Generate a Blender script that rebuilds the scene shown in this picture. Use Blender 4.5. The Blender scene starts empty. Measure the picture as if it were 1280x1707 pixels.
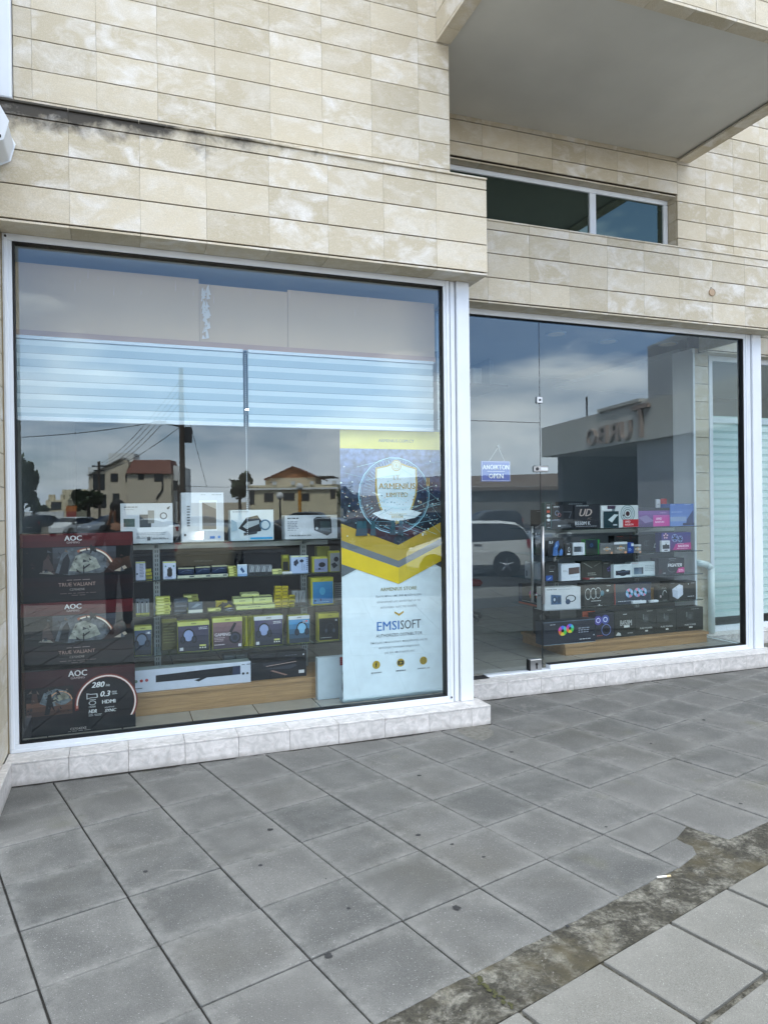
import bpy, math, random
from mathutils import Vector, Matrix
random.seed(7)
S = bpy.context.scene
COL = S.collection
# ---------------------------------------------------------------- camera
CF, CP, CR, CYAW, CH = 1192.57, -0.0052267, -0.0126552, 0.354124, 1.5745
_f = Vector((math.sin(CYAW)*math.cos(CP), math.cos(CYAW)*math.cos(CP), math.sin(CP)))
_r = Vector((math.cos(CYAW), -math.sin(CYAW), 0)); _u = _r.cross(_f)
CRT = _r*math.cos(CR)+_u*math.sin(CR); CUP = -_r*math.sin(CR)+_u*math.cos(CR); CFW = _f
CLOC = Vector((0, 0, CH))
cd = bpy.data.cameras.new('camera'); cam = bpy.data.objects.new('camera', cd); COL.objects.link(cam)
cd.sensor_fit = 'HORIZONTAL'; cd.sensor_width = 36.0; cd.lens = CF/1280*36.0
cd.clip_start = 0.02; cd.clip_end = 3000
m = Matrix((CRT, CUP, -CFW)).transposed().to_4x4(); m.translation = CLOC
cam.matrix_world = m; S.camera = cam
# ---------------------------------------------------------------- light
SUN_EL, SUN_AZ = math.radians(56), math.radians(-28)      # sun behind the shops (towards +Y)
w = bpy.data.worlds.new('World'); S.world = w; w.use_nodes = True
nt = w.node_tree; N = nt.nodes; LK = nt.links; N.clear()
out = N.new('ShaderNodeOutputWorld'); bg = N.new('ShaderNodeBackground'); sky = N.new('ShaderNodeTexSky')
sky.sky_type = 'NISHITA'; sky.sun_disc = False; sky.sun_elevation = SUN_EL; sky.sun_rotation = SUN_AZ
sky.air_density = 0.8; sky.dust_density = 1.2; sky.ozone_density = 1.0
tc = N.new('ShaderNodeTexCoord'); mp = N.new('ShaderNodeMapping'); mp.inputs['Scale'].default_value = (1.0, 1.0, 3.2)
mp.inputs['Location'].default_value = (3.1, 1.7, 0.35)
nz = N.new('ShaderNodeTexNoise'); nz.inputs['Scale'].default_value = 2.4; nz.inputs['Detail'].default_value = 9; nz.inputs['Roughness'].default_value = .56
LK.new(tc.outputs['Generated'], mp.inputs['Vector']); LK.new(mp.outputs['Vector'], nz.inputs['Vector'])
rp = N.new('ShaderNodeValToRGB'); rp.color_ramp.elements[0].position = .48; rp.color_ramp.elements[1].position = .60
sx = N.new('ShaderNodeSeparateXYZ'); LK.new(tc.outputs['Generated'], sx.inputs[0])
low = N.new('ShaderNodeMapRange'); low.inputs[1].default_value = 0; low.inputs[2].default_value = .22; low.inputs[3].default_value = .22; low.inputs[4].default_value = 0; LK.new(sx.outputs['Z'], low.inputs[0])
hi = N.new('ShaderNodeMapRange'); hi.inputs[1].default_value = .17; hi.inputs[2].default_value = .27; hi.inputs[3].default_value = 0; hi.inputs[4].default_value = -.10; LK.new(sx.outputs['Z'], hi.inputs[0])
add_ = N.new('ShaderNodeMath'); add_.operation = 'ADD'; LK.new(nz.outputs['Fac'], add_.inputs[0]); LK.new(low.outputs[0], add_.inputs[1]); add2 = N.new('ShaderNodeMath'); add2.operation = 'ADD'; LK.new(add_.outputs[0], add2.inputs[0]); LK.new(hi.outputs[0], add2.inputs[1])
zen = N.new('ShaderNodeMapRange'); zen.inputs[1].default_value = .42; zen.inputs[2].default_value = .62; zen.inputs[3].default_value = 0; zen.inputs[4].default_value = .26; LK.new(sx.outputs['Z'], zen.inputs[0])
add3 = N.new('ShaderNodeMath'); add3.operation = 'ADD'; LK.new(add2.outputs[0], add3.inputs[0]); LK.new(zen.outputs[0], add3.inputs[1]); LK.new(add3.outputs[0], rp.inputs['Fac'])
nz2 = N.new('ShaderNodeTexNoise'); nz2.inputs['Scale'].default_value = 5.5; nz2.inputs['Detail'].default_value = 6
LK.new(mp.outputs['Vector'], nz2.inputs['Vector'])
rc = N.new('ShaderNodeValToRGB'); rc.color_ramp.elements[0].position = .35; rc.color_ramp.elements[1].position = .68
rc.color_ramp.elements[0].color = (5.6, 6.4, 7.3, 1); rc.color_ramp.elements[1].color = (10.6, 10.6, 10.4, 1)
LK.new(nz2.outputs['Fac'], rc.inputs['Fac'])
mx = N.new('ShaderNodeMix'); mx.data_type = 'RGBA'
LK.new(rp.outputs['Color'], mx.inputs['Factor']); LK.new(sky.outputs['Color'], mx.inputs['A']); LK.new(rc.outputs['Color'], mx.inputs['B'])
LK.new(mx.outputs['Result'], bg.inputs['Color']); bg.inputs['Strength'].default_value = 0.13
LK.new(bg.outputs['Background'], out.inputs['Surface'])
sd = bpy.data.lights.new('sun', 'SUN'); sd.energy = 3.0; sd.angle = math.radians(0.6); sd.color = (1, .94, .86)
so = bpy.data.objects.new('sun', sd); COL.objects.link(so)
sdir = Vector((math.sin(SUN_AZ)*math.cos(SUN_EL), math.cos(SUN_AZ)*math.cos(SUN_EL), math.sin(SUN_EL)))
so.rotation_euler = sdir.to_track_quat('Z', 'Y').to_euler(); so.location = (0, 0, 30)
S.view_settings.view_transform = 'Standard'; S.view_settings.look = 'None'; S.view_settings.gamma = 1
S.view_settings.exposure = 1.88
S.cycles.transparent_max_bounces = 32; S.cycles.max_bounces = 10; S.cycles.glossy_bounces = 6
S.cycles.sample_clamp_indirect = 6
# ---------------------------------------------------------------- pixel -> place (on a real plane)
def ray(px, py): return CRT*((px-640)/CF)+CUP*(-(py-853.5)/CF)+CFW
def onY(px, py, Y): d = ray(px, py); return CLOC+d*((Y-CLOC.y)/d.y)
def onZ(px, py, Z): d = ray(px, py); return CLOC+d*((Z-CLOC.z)/d.z)
def onX(px, py, X): d = ray(px, py); return CLOC+d*((X-CLOC.x)/d.x)
# ---------------------------------------------------------------- materials
MATS = {}
def lin(h):
    if not isinstance(h, str): return tuple(h)
    r = []
    for k in (0, 2, 4):
        v = int(h[k:k+2], 16)/255; r.append(v/12.92 if v <= .04045 else ((v+.055)/1.055)**2.4)
    return tuple(r)
def nmat(name):
    m_ = bpy.data.materials.new(name); m_.use_nodes = True
    return m_, m_.node_tree.nodes, m_.node_tree.links, m_.node_tree.nodes['Principled BSDF']
def paint(c, rough=.45, metal=0, var=.06, scale=9, bump=0, emit=0, name=None, trans=0):
    key = ('paint', c, rough, metal, var, scale, bump, emit, trans)
    if key in MATS: return MATS[key]
    m_, n, l, b = nmat(name or 'paint_%s' % (c if isinstance(c, str) else 'x'))
    col = lin(c); b.inputs['Roughness'].default_value = rough; b.inputs['Metallic'].default_value = metal
    t = n.new('ShaderNodeTexCoord'); z = n.new('ShaderNodeTexNoise'); z.inputs['Scale'].default_value = scale; z.inputs['Detail'].default_value = 5
    l.new(t.outputs['Object'], z.inputs['Vector'])
    r = n.new('ShaderNodeMapRange'); r.inputs['From Min'].default_value = .3; r.inputs['From Max'].default_value = .7
    r.inputs['To Min'].default_value = 1-var; r.inputs['To Max'].default_value = 1+var; l.new(z.outputs['Fac'], r.inputs['Value'])
    h = n.new('ShaderNodeHueSaturation'); h.inputs['Color'].default_value = (*col, 1); l.new(r.outputs['Result'], h.inputs['Value'])
    l.new(h.outputs['Color'], b.inputs['Base Color'])
    if emit: b.inputs['Emission Color'].default_value = (*col, 1); b.inputs['Emission Strength'].default_value = emit
    if trans: b.inputs['Transmission Weight'].default_value = trans
    if bump:
        z2 = n.new('ShaderNodeTexNoise'); z2.inputs['Scale'].default_value = scale*6; z2.inputs['Detail'].default_value = 6; l.new(t.outputs['Object'], z2.inputs['Vector'])
        bp = n.new('ShaderNodeBump'); bp.inputs['Strength'].default_value = bump; bp.inputs['Distance'].default_value = .01
        l.new(z2.outputs['Fac'], bp.inputs['Height']); l.new(bp.outputs['Normal'], b.inputs['Normal'])
    MATS[key] = m_; return m_
def pr(c):
    if c[0] == '~':                                   # photographic print: mottled tone
        m_ = paint(c[1:], .42, 0, .62, 26); m_.node_tree.nodes['Principled BSDF'].inputs['Specular IOR Level'].default_value = .3; return m_
    m_ = paint(c, .42, 0, .05, 14); m_.node_tree.nodes['Principled BSDF'].inputs['Specular IOR Level'].default_value = .3; return m_          # printed card
def ramp(n, l, src, p0, p1, c0, c1):
    r = n.new('ShaderNodeValToRGB'); r.color_ramp.elements[0].position = p0; r.color_ramp.elements[1].position = p1
    r.color_ramp.elements[0].color = (*lin(c0), 1); r.color_ramp.elements[1].color = (*lin(c1), 1); l.new(src, r.inputs['Fac']); return r.outputs['Color']
def mixc(n, l, f, a, b, mode='MIX'):
    x = n.new('ShaderNodeMix'); x.data_type = 'RGBA'; x.blend_type = mode
    if hasattr(f, 'links'): l.new(f, x.inputs['Factor'])
    else: x.inputs['Factor'].default_value = f
    for s, v in (('A', a), ('B', b)):
        if hasattr(v, 'links'): l.new(v, x.inputs[s])
        else: x.inputs[s].default_value = (*lin(v), 1)
    return x.outputs['Result']
def noise(n, l, vec, scale, detail=5, rough=.5, dist=0):
    z = n.new('ShaderNodeTexNoise'); z.inputs['Scale'].default_value = scale; z.inputs['Detail'].default_value = detail
    z.inputs['Roughness'].default_value = rough; z.inputs['Distortion'].default_value = dist; l.new(vec, z.inputs['Vector']); return z.outputs['Fac']
def islandvec(n, l, amount=40.0):
    t = n.new('ShaderNodeTexCoord'); g = n.new('ShaderNodeNewGeometry'); mu = n.new('ShaderNodeMath'); mu.operation = 'MULTIPLY'; mu.inputs[1].default_value = amount
    l.new(g.outputs['Random Per Island'], mu.inputs[0]); c = n.new('ShaderNodeCombineXYZ'); l.new(mu.outputs[0], c.inputs[0]); l.new(mu.outputs[0], c.inputs[1]); l.new(mu.outputs[0], c.inputs[2])
    a = n.new('ShaderNodeVectorMath'); a.operation = 'ADD'; l.new(t.outputs['Object'], a.inputs[0]); l.new(c.outputs[0], a.inputs[1])
    return t.outputs['Object'], a.outputs[0], g.outputs['Random Per Island']
def bumpn(n, l, b, h, strength, dist=.005):
    bp = n.new('ShaderNodeBump'); bp.inputs['Strength'].default_value = strength; bp.inputs['Distance'].default_value = dist
    l.new(h, bp.inputs['Height']); l.new(bp.outputs['Normal'], b.inputs['Normal'])
def mrange(n, l, src, a, b_, c, d):
    r = n.new('ShaderNodeMapRange'); r.inputs[1].default_value = a; r.inputs[2].default_value = b_; r.inputs[3].default_value = c; r.inputs[4].default_value = d
    l.new(src, r.inputs[0]); return r.outputs[0]

def stone_mat(name, mould=False):
    m_, n, l, b = nmat(name); o, v, rnd = islandvec(n, l)
    base = mixc(n, l, rnd, 'b3a891', 'c9bea8')
    st = n.new('ShaderNodeMapping'); st.inputs['Scale'].default_value = (1, 1, 1.5); st.inputs['Rotation'].default_value = (0, .6, 0); l.new(v, st.inputs['Vector'])
    big = noise(n, l, st.outputs[0], 5.5, 9, .62, .5)
    k1 = n.new('ShaderNodeMath'); k1.operation = 'MULTIPLY'; k2 = n.new('ShaderNodeMath'); k2.operation = 'FRACT'; k3 = n.new('ShaderNodeMath'); k3.operation = 'MULTIPLY'; k3.inputs[1].default_value = 7.3
    l.new(rnd, k3.inputs[0]); l.new(k3.outputs[0], k2.inputs[0]); l.new(mrange(n, l, big, .46, .67, 0, 1), k1.inputs[0]); l.new(mrange(n, l, k2.outputs[0], 0, 1, .2, 1.0), k1.inputs[1]); f1 = k1.outputs[0]
    c1 = mixc(n, l, f1, base, 'dad6d0')
    sm = noise(n, l, st.outputs[0], 22, 8, .7, .6); f2 = mrange(n, l, sm, .55, .68, 0, .45)
    c2 = mixc(n, l, f2, c1, 'd2cdc2')
    gr = noise(n, l, o, 180, 3, .6); f3 = mrange(n, l, gr, .25, .75, .82, 1.14)
    h = n.new('ShaderNodeHueSaturation'); l.new(c2, h.inputs['Color']); l.new(f3, h.inputs['Value']); colr = h.outputs['Color']
    pit = noise(n, l, o, 60, 2, .5); f4 = mrange(n, l, pit, .73, .78, 0, .55); colr = mixc(n, l, f4, colr, '6b604d')
    if mould:
        sp = n.new('ShaderNodeSeparateXYZ'); l.new(o, sp.inputs[0])
        zz = mrange(n, l, sp.outputs['Z'], 3.60, 3.93, 0, 1); xx = mrange(n, l, sp.outputs['X'], -.3, 1.9, 1, .25)
        nn = noise(n, l, o, 7, 6, .65, .3); mm = n.new('ShaderNodeMath'); mm.operation = 'MULTIPLY'; l.new(zz, mm.inputs[0]); l.new(xx, mm.inputs[1])
        ad = n.new('ShaderNodeMath'); ad.operation = 'ADD'; l.new(mm.outputs[0], ad.inputs[0]); l.new(nn, ad.inputs[1])
        f5 = mrange(n, l, ad.outputs[0], 1.0, 1.32, 0, .95); colr = mixc(n, l, f5, colr, '2e2a25')
    l.new(colr, b.inputs['Base Color']); b.inputs['Roughness'].default_value = .75
    bumpn(n, l, b, sm, .25, .004); return m_
STONE = stone_mat('limestone'); STONE_M = stone_mat('limestone_mouldy', True)
MORTAR = paint('33291f', .9, 0, .2, 30, .3, name='joint')
def marble_mat():
    m_, n, l, b = nmat('step_marble'); o, v, rnd = islandvec(n, l)
    a = noise(n, l, v, 14, 9, .65, 1.2); c = mixc(n, l, mrange(n, l, a, .35, .68, 0, 1), 'b0ada9', 'dad5d1')
    g = noise(n, l, v, 45, 5, .6, .8); c = mixc(n, l, mrange(n, l, g, .58, .72, 0, .5), c, 'b7a49c')
    d = noise(n, l, o, 9, 6, .6); c = mixc(n, l, mrange(n, l, d, .60, .78, 0, .5), c, '8b857f')
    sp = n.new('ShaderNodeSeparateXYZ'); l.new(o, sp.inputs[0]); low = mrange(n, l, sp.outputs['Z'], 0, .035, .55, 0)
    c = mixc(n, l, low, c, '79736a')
    l.new(c, b.inputs['Base Color']); b.inputs['Roughness'].default_value = .42; return m_
MARBLE = marble_mat()
def tile_mat(name, c0, c1, dust, unit_uv=True):
    m_, n, l, b = nmat(name); o, v, rnd = islandvec(n, l)
    base = mixc(n, l, rnd, c0, c1)
    bl = noise(n, l, v, 3.2, 7, .6, .3); c = mixc(n, l, mrange(n, l, bl, .42, .66, 0, .32), base, dust)
    st = noise(n, l, o, 1.1, 5, .6); c = mixc(n, l, mrange(n, l, st, .52, .70, 0, .38), c, '4d4a40'); sg2 = noise(n, l, o, 2.6, 8, .7, .8); c = mixc(n, l, mrange(n, l, sg2, .60, .72, 0, .45), c, '96948e'); al = noise(n, l, o, 1.7, 3, .5); c = mixc(n, l, mrange(n, l, al, .66, .76, 0, .4), c, '5f5e3c')
    f = noise(n, l, o, 330, 2, .7); h = n.new('ShaderNodeHueSaturation'); l.new(c, h.inputs['Color']); l.new(mrange(n, l, f, .25, .75, .6, 1.42), h.inputs['Value'])
    c = h.outputs['Color']; f2 = noise(n, l, o, 210, 0, .5); c = mixc(n, l, mrange(n, l, f2, .74, .82, 0, .45), c, 'b8b8b4')
    uv = n.new('ShaderNodeUVMap'); su = n.new('ShaderNodeSeparateXYZ'); l.new(uv.outputs[0], su.inputs[0])   # u,v in 0..1 over each slab: pale worn rims
    def rim(s):
        a = n.new('ShaderNodeMath'); a.operation = 'SUBTRACT'; a.inputs[1].default_value = .5; l.new(s, a.inputs[0])
        q = n.new('ShaderNodeMath'); q.operation = 'ABSOLUTE'; l.new(a.outputs[0], q.inputs[0]); return mrange(n, l, q.outputs[0], .34, .5, 0, 1)
    mxx = n.new('ShaderNodeMath'); mxx.operation = 'MAXIMUM'; l.new(rim(su.outputs[0]), mxx.inputs[0]); l.new(rim(su.outputs[1]), mxx.inputs[1])
    rn = noise(n, l, o, 16, 6, .7); mm = n.new('ShaderNodeMath'); mm.operation = 'MULTIPLY'; l.new(mxx.outputs[0], mm.inputs[0]); l.new(mrange(n, l, rn, .35, .7, 0, .75), mm.inputs[1])
    c = mixc(n, l, mm.outputs[0], c, dust)
    l.new(c, b.inputs['Base Color']); b.inputs['Roughness'].default_value = .82; bumpn(n, l, b, f, .5, .0025); return m_
PAVE = tile_mat('paving_slab', '51514f', '605f5c', '82817d'); PAVE2 = tile_mat('paving_slab_pale', '6b6a64', '74726c', '83817b')
def dirt_mat():
    m_, n, l, b = nmat('dirty_concrete'); t = n.new('ShaderNodeTexCoord'); o = t.outputs['Object']
    a = noise(n, l, o, 9, 9, .75, .4); c = mixc(n, l, mrange(n, l, a, .46, .62, 0, 1), '3d3a31', '7d7a70')
    g = noise(n, l, o, 60, 4, .8); h = n.new('ShaderNodeHueSaturation'); l.new(c, h.inputs['Color']); l.new(mrange(n, l, g, .3, .7, .35, 1.6), h.inputs['Value']); c = h.outputs['Color']
    q = noise(n, l, o, 2.2, 6, .6); c = mixc(n, l, mrange(n, l, q, .56, .66, 0, .8), c, '4e4733')
    l.new(c, b.inputs['Base Color']); b.inputs['Roughness'].default_value = .95; bumpn(n, l, b, g, .8, .012); return m_
DIRT = dirt_mat()
def wood_mat():
    m_, n, l, b = nmat('beech_wood'); t = n.new('ShaderNodeTexCoord'); mp_ = n.new('ShaderNodeMapping'); mp_.inputs['Scale'].default_value = (1.2, 6, 22); l.new(t.outputs['Object'], mp_.inputs[0])
    a = noise(n, l, mp_.outputs[0], 3, 8, .6, .8); c = mixc(n, l, mrange(n, l, a, .3, .7, 0, 1), '8f6f4a', 'b08d62')
    l.new(c, b.inputs['Base Color']); b.inputs['Roughness'].default_value = .45; return m_
WOOD = wood_mat()
def floor_mat():
    m_, n, l, b = nmat('floor_tiles'); t = n.new('ShaderNodeTexCoord'); br = n.new('ShaderNodeTexBrick'); l.new(t.outputs['Object'], br.inputs['Vector'])
    br.offset = 0; br.inputs['Scale'].default_value = 1; br.inputs['Brick Width'].default_value = .45; br.inputs['Row Height'].default_value = .45; br.inputs['Mortar Size'].default_value = .0035
    br.inputs['Color1'].default_value = (*lin('9b978e'), 1); br.inputs['Color2'].default_value = (*lin('a39f96'), 1); br.inputs['Mortar'].default_value = (*lin('3d3a36'), 1)
    z = noise(n, l, t.outputs['Object'], 6, 6, .6); c = mixc(n, l, mrange(n, l, z, .4, .7, 0, .4), br.outputs['Color'], '858178'); l.new(c, b.inputs['Base Color']); b.inputs['Roughness'].default_value = .25; return m_
FLOOR = floor_mat()
def glass_mat(name, tint, ior):
    m_ = bpy.data.materials.new(name); m_.use_nodes = True; n = m_.node_tree.nodes; l = m_.node_tree.links; n.clear()
    o_ = n.new('ShaderNodeOutputMaterial'); tr = n.new('ShaderNodeBsdfTransparent'); tr.inputs[0].default_value = (*tint, 1); gl = n.new('ShaderNodeBsdfGlossy')
    gl.inputs['Roughness'].default_value = 0.0; gl.inputs['Color'].default_value = (.80, .92, 1, 1); fr = n.new('ShaderNodeFresnel'); fr.inputs['IOR'].default_value = ior; mi = n.new('ShaderNodeMixShader')
    g = n.new('ShaderNodeNewGeometry'); s = n.new('ShaderNodeMath'); s.operation = 'SUBTRACT'; s.inputs[0].default_value = 1; l.new(g.outputs['Backfacing'], s.inputs[1])
    mu = n.new('ShaderNodeMath'); mu.operation = 'MULTIPLY'; l.new(s.outputs[0], mu.inputs[0]); l.new(fr.outputs[0], mu.inputs[1])
    l.new(mu.outputs[0], mi.inputs[0]); l.new(tr.outputs[0], mi.inputs[1]); l.new(gl.outputs[0], mi.inputs[2]); l.new(mi.outputs[0], o_.inputs[0]); return m_
GLASS = glass_mat('window_glass', (.93, .96, .96), 1.90); CLEAR = glass_mat('shelf_glass', (.90, .96, .94), 1.5); CARGLASS = paint('11161a', .05, 0, 0)
WHITE = paint('d5dae0', .35, 0, .03, 5, name='white_frame'); BLACK = paint('0b0b0c', .6); STEEL = paint('a9abad', .28, 1, .03); DARKM = paint('2a2b2e', .5)
PLASTER = paint('c6c4bd', .9, 0, .10, 1.1, .3, name='plaster'); ASPHALT = paint('222223', .95, 0, .25, 2.5, .4, name='asphalt')
WALLW = paint('dfe3e6', .8, 0, .04, 2); WALLG = paint('7d8286', .8, 0, .06, 2)
# ---------------------------------------------------------------- mesh builder
TXT = {}
def textgeo(s, bold=0):
    k = (s, 0)
    if k not in TXT:
        c = bpy.data.curves.new('t', 'FONT'); c.body = s; c.resolution_u = 2; c.align_x = 'CENTER'; c.align_y = 'CENTER'
        o = bpy.data.objects.new('t', c); COL.objects.link(o); me = bpy.data.meshes.new_from_object(o)
        vs = [v.co.copy() for v in me.vertices]; fs = [list(p.vertices) for p in me.polygons]
        bpy.data.objects.remove(o); bpy.data.curves.remove(c); bpy.data.meshes.remove(me)
        if vs:
            x0 = min(v.x for v in vs); x1 = max(v.x for v in vs); y0 = min(v.y for v in vs); y1 = max(v.y for v in vs)
            for v in vs: v.x -= (x0+x1)/2; v.y -= (y0+y1)/2
            TXT[k] = (vs, fs, x1-x0, y1-y0)
        else: TXT[k] = ([], [], 1, 1)
    return TXT[k]
class MB:
    def __init__(s): s.v = []; s.f = []; s.m = []; s.mats = []; s.uv = {}
    def mi(s, m_):
        if m_ not in s.mats: s.mats.append(m_)
        return s.mats.index(m_)
    def face(s, pts, m_, uv=None):
        i = len(s.v); s.v += [tuple(p) for p in pts]; s.f.append(list(range(i, i+len(pts)))); s.m.append(s.mi(m_))
        if uv: s.uv[len(s.f)-1] = uv
        return s
    def mesh(s, vs, fs, m_):
        i = len(s.v); s.v += [tuple(p) for p in vs]; k = s.mi(m_)
        for q in fs: s.f.append([i+a for a in q]); s.m.append(k)
        return s
    def box(s, x0, x1, y0, y1, z0, z1, m_, ch=0):
        if ch:
            c = ch; P = []
            for (X, Y, Z, k) in ((x0, y0, z0, 0),):
                pass
            import itertools
            vs = []; idx = {}
            for ix, iy, iz in itertools.product((0, 1), repeat=3):
                x = (x0, x1)[ix]; y = (y0, y1)[iy]; z = (z0, z1)[iz]; dx = c*(1-2*ix); dy = c*(1-2*iy); dz = c*(1-2*iz)
                for ax, p in enumerate(((x, y+dy, z+dz), (x+dx, y, z+dz), (x+dx, y+dy, z))): idx[(ix, iy, iz, ax)] = len(vs); vs.append(p)
            fs = []
            for ax in range(3):
                for sd_ in (0, 1):
                    o = [a for a in range(3) if a != ax]; q = []
                    for a, b_ in ((0, 0), (1, 0), (1, 1), (0, 1)):
                        t = [0, 0, 0]; t[ax] = sd_; t[o[0]] = a; t[o[1]] = b_; q.append(idx[(*t, ax)])
                    fs.append(q)
            for ax in range(3):
                o = [a for a in range(3) if a != ax]
                for a, b_ in ((0, 0), (1, 0), (1, 1), (0, 1)):
                    q = []
                    for e, axx in ((0, o[0]), (1, o[0]), (1, o[1]), (0, o[1])):
                        t = [0, 0, 0]; t[ax] = e; t[o[0]] = a; t[o[1]] = b_; q.append(idx[(*t, axx)])
                    fs.append(q)
            for ix, iy, iz in itertools.product((0, 1), repeat=3): fs.append([idx[(ix, iy, iz, a)] for a in range(3)])
            return s.mesh(vs, fs, m_)
        vs = [(x0, y0, z0), (x1, y0, z0), (x1, y1, z0), (x0, y1, z0), (x0, y0, z1), (x1, y0, z1), (x1, y1, z1), (x0, y1, z1)]
        return s.mesh(vs, [(0, 3, 2, 1), (4, 5, 6, 7), (0, 1, 5, 4), (1, 2, 6, 5), (2, 3, 7, 6), (3, 0, 4, 7)], m_)
    def tube(s, p0, p1, r, m_, n=10, r1=None):
        p0 = Vector(p0); p1 = Vector(p1); d = (p1-p0).normalized(); a = d.orthogonal().normalized(); b_ = d.cross(a); r1 = r if r1 is None else r1; vs = []
        for p, rr in ((p0, r), (p1, r1)):
            for k in range(n): t = 2*math.pi*k/n; vs.append(p+a*math.cos(t)*rr+b_*math.sin(t)*rr)
        fs = [(k, (k+1) % n, n+(k+1) % n, n+k) for k in range(n)]+[list(range(n))[::-1], list(range(n, 2*n))]
        return s.mesh(vs, fs, m_)
    def path(s, pts, r, m_, n=8):
        for a, b_ in zip(pts, pts[1:]): s.tube(a, b_, r, m_, n)
        return s
    def ball(s, c, rx, ry, rz, m_, nu=12, nv=8, jit=0):
        vs = []; fs = []
        for j in range(nv+1):
            for i in range(nu):
                th = math.pi*j/nv; ph = 2*math.pi*i/nu; k = 1+random.uniform(-jit, jit)
                vs.append((c[0]+rx*k*math.sin(th)*math.cos(ph), c[1]+ry*k*math.sin(th)*math.sin(ph), c[2]+rz*k*math.cos(th)))
        for j in range(nv):
            for i in range(nu): fs.append((j*nu+i, j*nu+(i+1) % nu, (j+1)*nu+(i+1) % nu, (j+1)*nu+i))
        return s.mesh(vs, fs, m_)
    def prism(s, poly, fn, m_):
        """poly: list of 2-D points; fn(a,b,t) -> 3-D point for t in 0/1"""
        n = len(poly); vs = [fn(a, b_, 0) for a, b_ in poly]+[fn(a, b_, 1) for a, b_ in poly]
        return s.mesh(vs, [list(range(n)), list(range(n, 2*n))[::-1]]+[(k, (k+1) % n, n+(k+1) % n, n+k) for k in range(n)], m_)
    def build(s, name, parent=None, smooth=False, loc=None, merge=False):
        me = bpy.data.meshes.new(name); vs = s.v
        if loc is not None: vs = [(a-loc[0], b_-loc[1], c-loc[2]) for a, b_, c in vs]
        me.from_pydata(vs, [], s.f)
        for m_ in s.mats: me.materials.append(m_)
        me.polygons.foreach_set('material_index', s.m)
        if s.uv:
            ul = me.uv_layers.new(name='UVMap')
            for fi, uv in s.uv.items():
                for li, q in zip(me.polygons[fi].loop_indices, uv): ul.data[li].uv = q
        if smooth: me.polygons.foreach_set('use_smooth', [True]*len(me.polygons))
        me.update(); o = bpy.data.objects.new(name, me); COL.objects.link(o)
        if loc is not None: o.location = loc
        if parent is not None:
            o.parent = parent
        return o
def tag(o, label=None, cat=None, group=None, kind=None):
    if label: o['label'] = label
    if cat: o['category'] = cat
    if group: o['group'] = group
    if kind: o['kind'] = kind
    return o
def empty(name, loc, label, cat, group=None):
    o = bpy.data.objects.new(name, None); COL.objects.link(o); o.location = loc; o.empty_display_size = .1
    return tag(o, label, cat, group)
def part(mb, name, root, smooth=False):           # world-coordinate mesh under an unrotated root
    o = mb.build(name, None, smooth); o.parent = root; o.matrix_parent_inverse = Matrix.Translation(-Vector(root.location)); return o
def bevel(o, w_, seg=2, ang=35):
    b = o.modifiers.new('bevel', 'BEVEL'); b.width = w_; b.segments = seg; b.limit_method = 'ANGLE'; b.angle_limit = math.radians(ang); return o
# ---------------------------------------------------------------- ground
G, GX, GY_, T = 0.261918, -0.19542, 3.87448, 0.4
cg, sg = math.cos(G), math.sin(G)
def gw(i, j): return (GX+T*(i*cg+j*sg), GY_+T*(i*sg-j*cg))
mb = MB(); mb.face([(-400, 30, -.32), (400, 30, -.32), (400, -500, -.32), (-400, -500, -.32)], ASPHALT)
tag(mb.build('ground'), kind='structure')
def slab_poly(mb, poly, z, m_, ii, jj, thick=.03, tj=.4, gap=.0042):
    """one paving slab: polygon in grid cells, chamfered top, uv spans the cell"""
    cx = sum(p[0] for p in poly)/len(poly); cy = sum(p[1] for p in poly)/len(poly)
    def shr(p, d): dx, dy = cx-p[0], cy-p[1]; dj = d*.78 if tj == .4 else d; return (p[0]+(d/T if dx > 0 else -d/T), p[1]+(dj/T if dy > 0 else -dj/T))
    o_ = [shr(p, gap) for p in poly]; i_ = [shr(p, gap+.0035) for p in poly]; ta, tb = random.uniform(-.0012, .0012), random.uniform(-.0012, .0012)
    n = len(poly); h = random.uniform(-.0022, .0022)
    def zz(p, dz): return z+h+dz+ta*(p[0]-cx)+tb*(p[1]-cy)
    base = len(mb.v); k = mb.mi(m_)
    for L_, dz in ((o_, -thick), (o_, -.003), (i_, 0)):
        for p in L_: x, y = gw(*p); mb.v.append((x, y, zz(p, dz)))
    def U(p): return ((p[0]-ii), (p[1]-jj)/tj*.4 if tj != .4 else p[1]-jj)
    for a in range(n):
        b_ = (a+1) % n
        for r_ in (0, 1):
            mb.f.append([base+r_*n+a, base+r_*n+b_, base+(r_+1)*n+b_, base+(r_+1)*n+a]); mb.m.append(k)
            mb.uv[len(mb.f)-1] = [U(poly[a]), U(poly[b_]), U(poly[b_]), U(poly[a])]
    mb.f.append([base+2*n+a for a in range(n)]); mb.m.append(k); mb.uv[len(mb.f)-1] = [U(p) for p in poly]
mb = MB()
a0, a1, a2, a3 = gw(-16, -9), gw(40, -9), gw(40, 5.0), gw(-16, 5.0)
mb.face([(*p, -.009) for p in (a0, a1, a2, a3)], paint('24221f', .95, 0, .3, 20, .4, name='joint_sand'))
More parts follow.
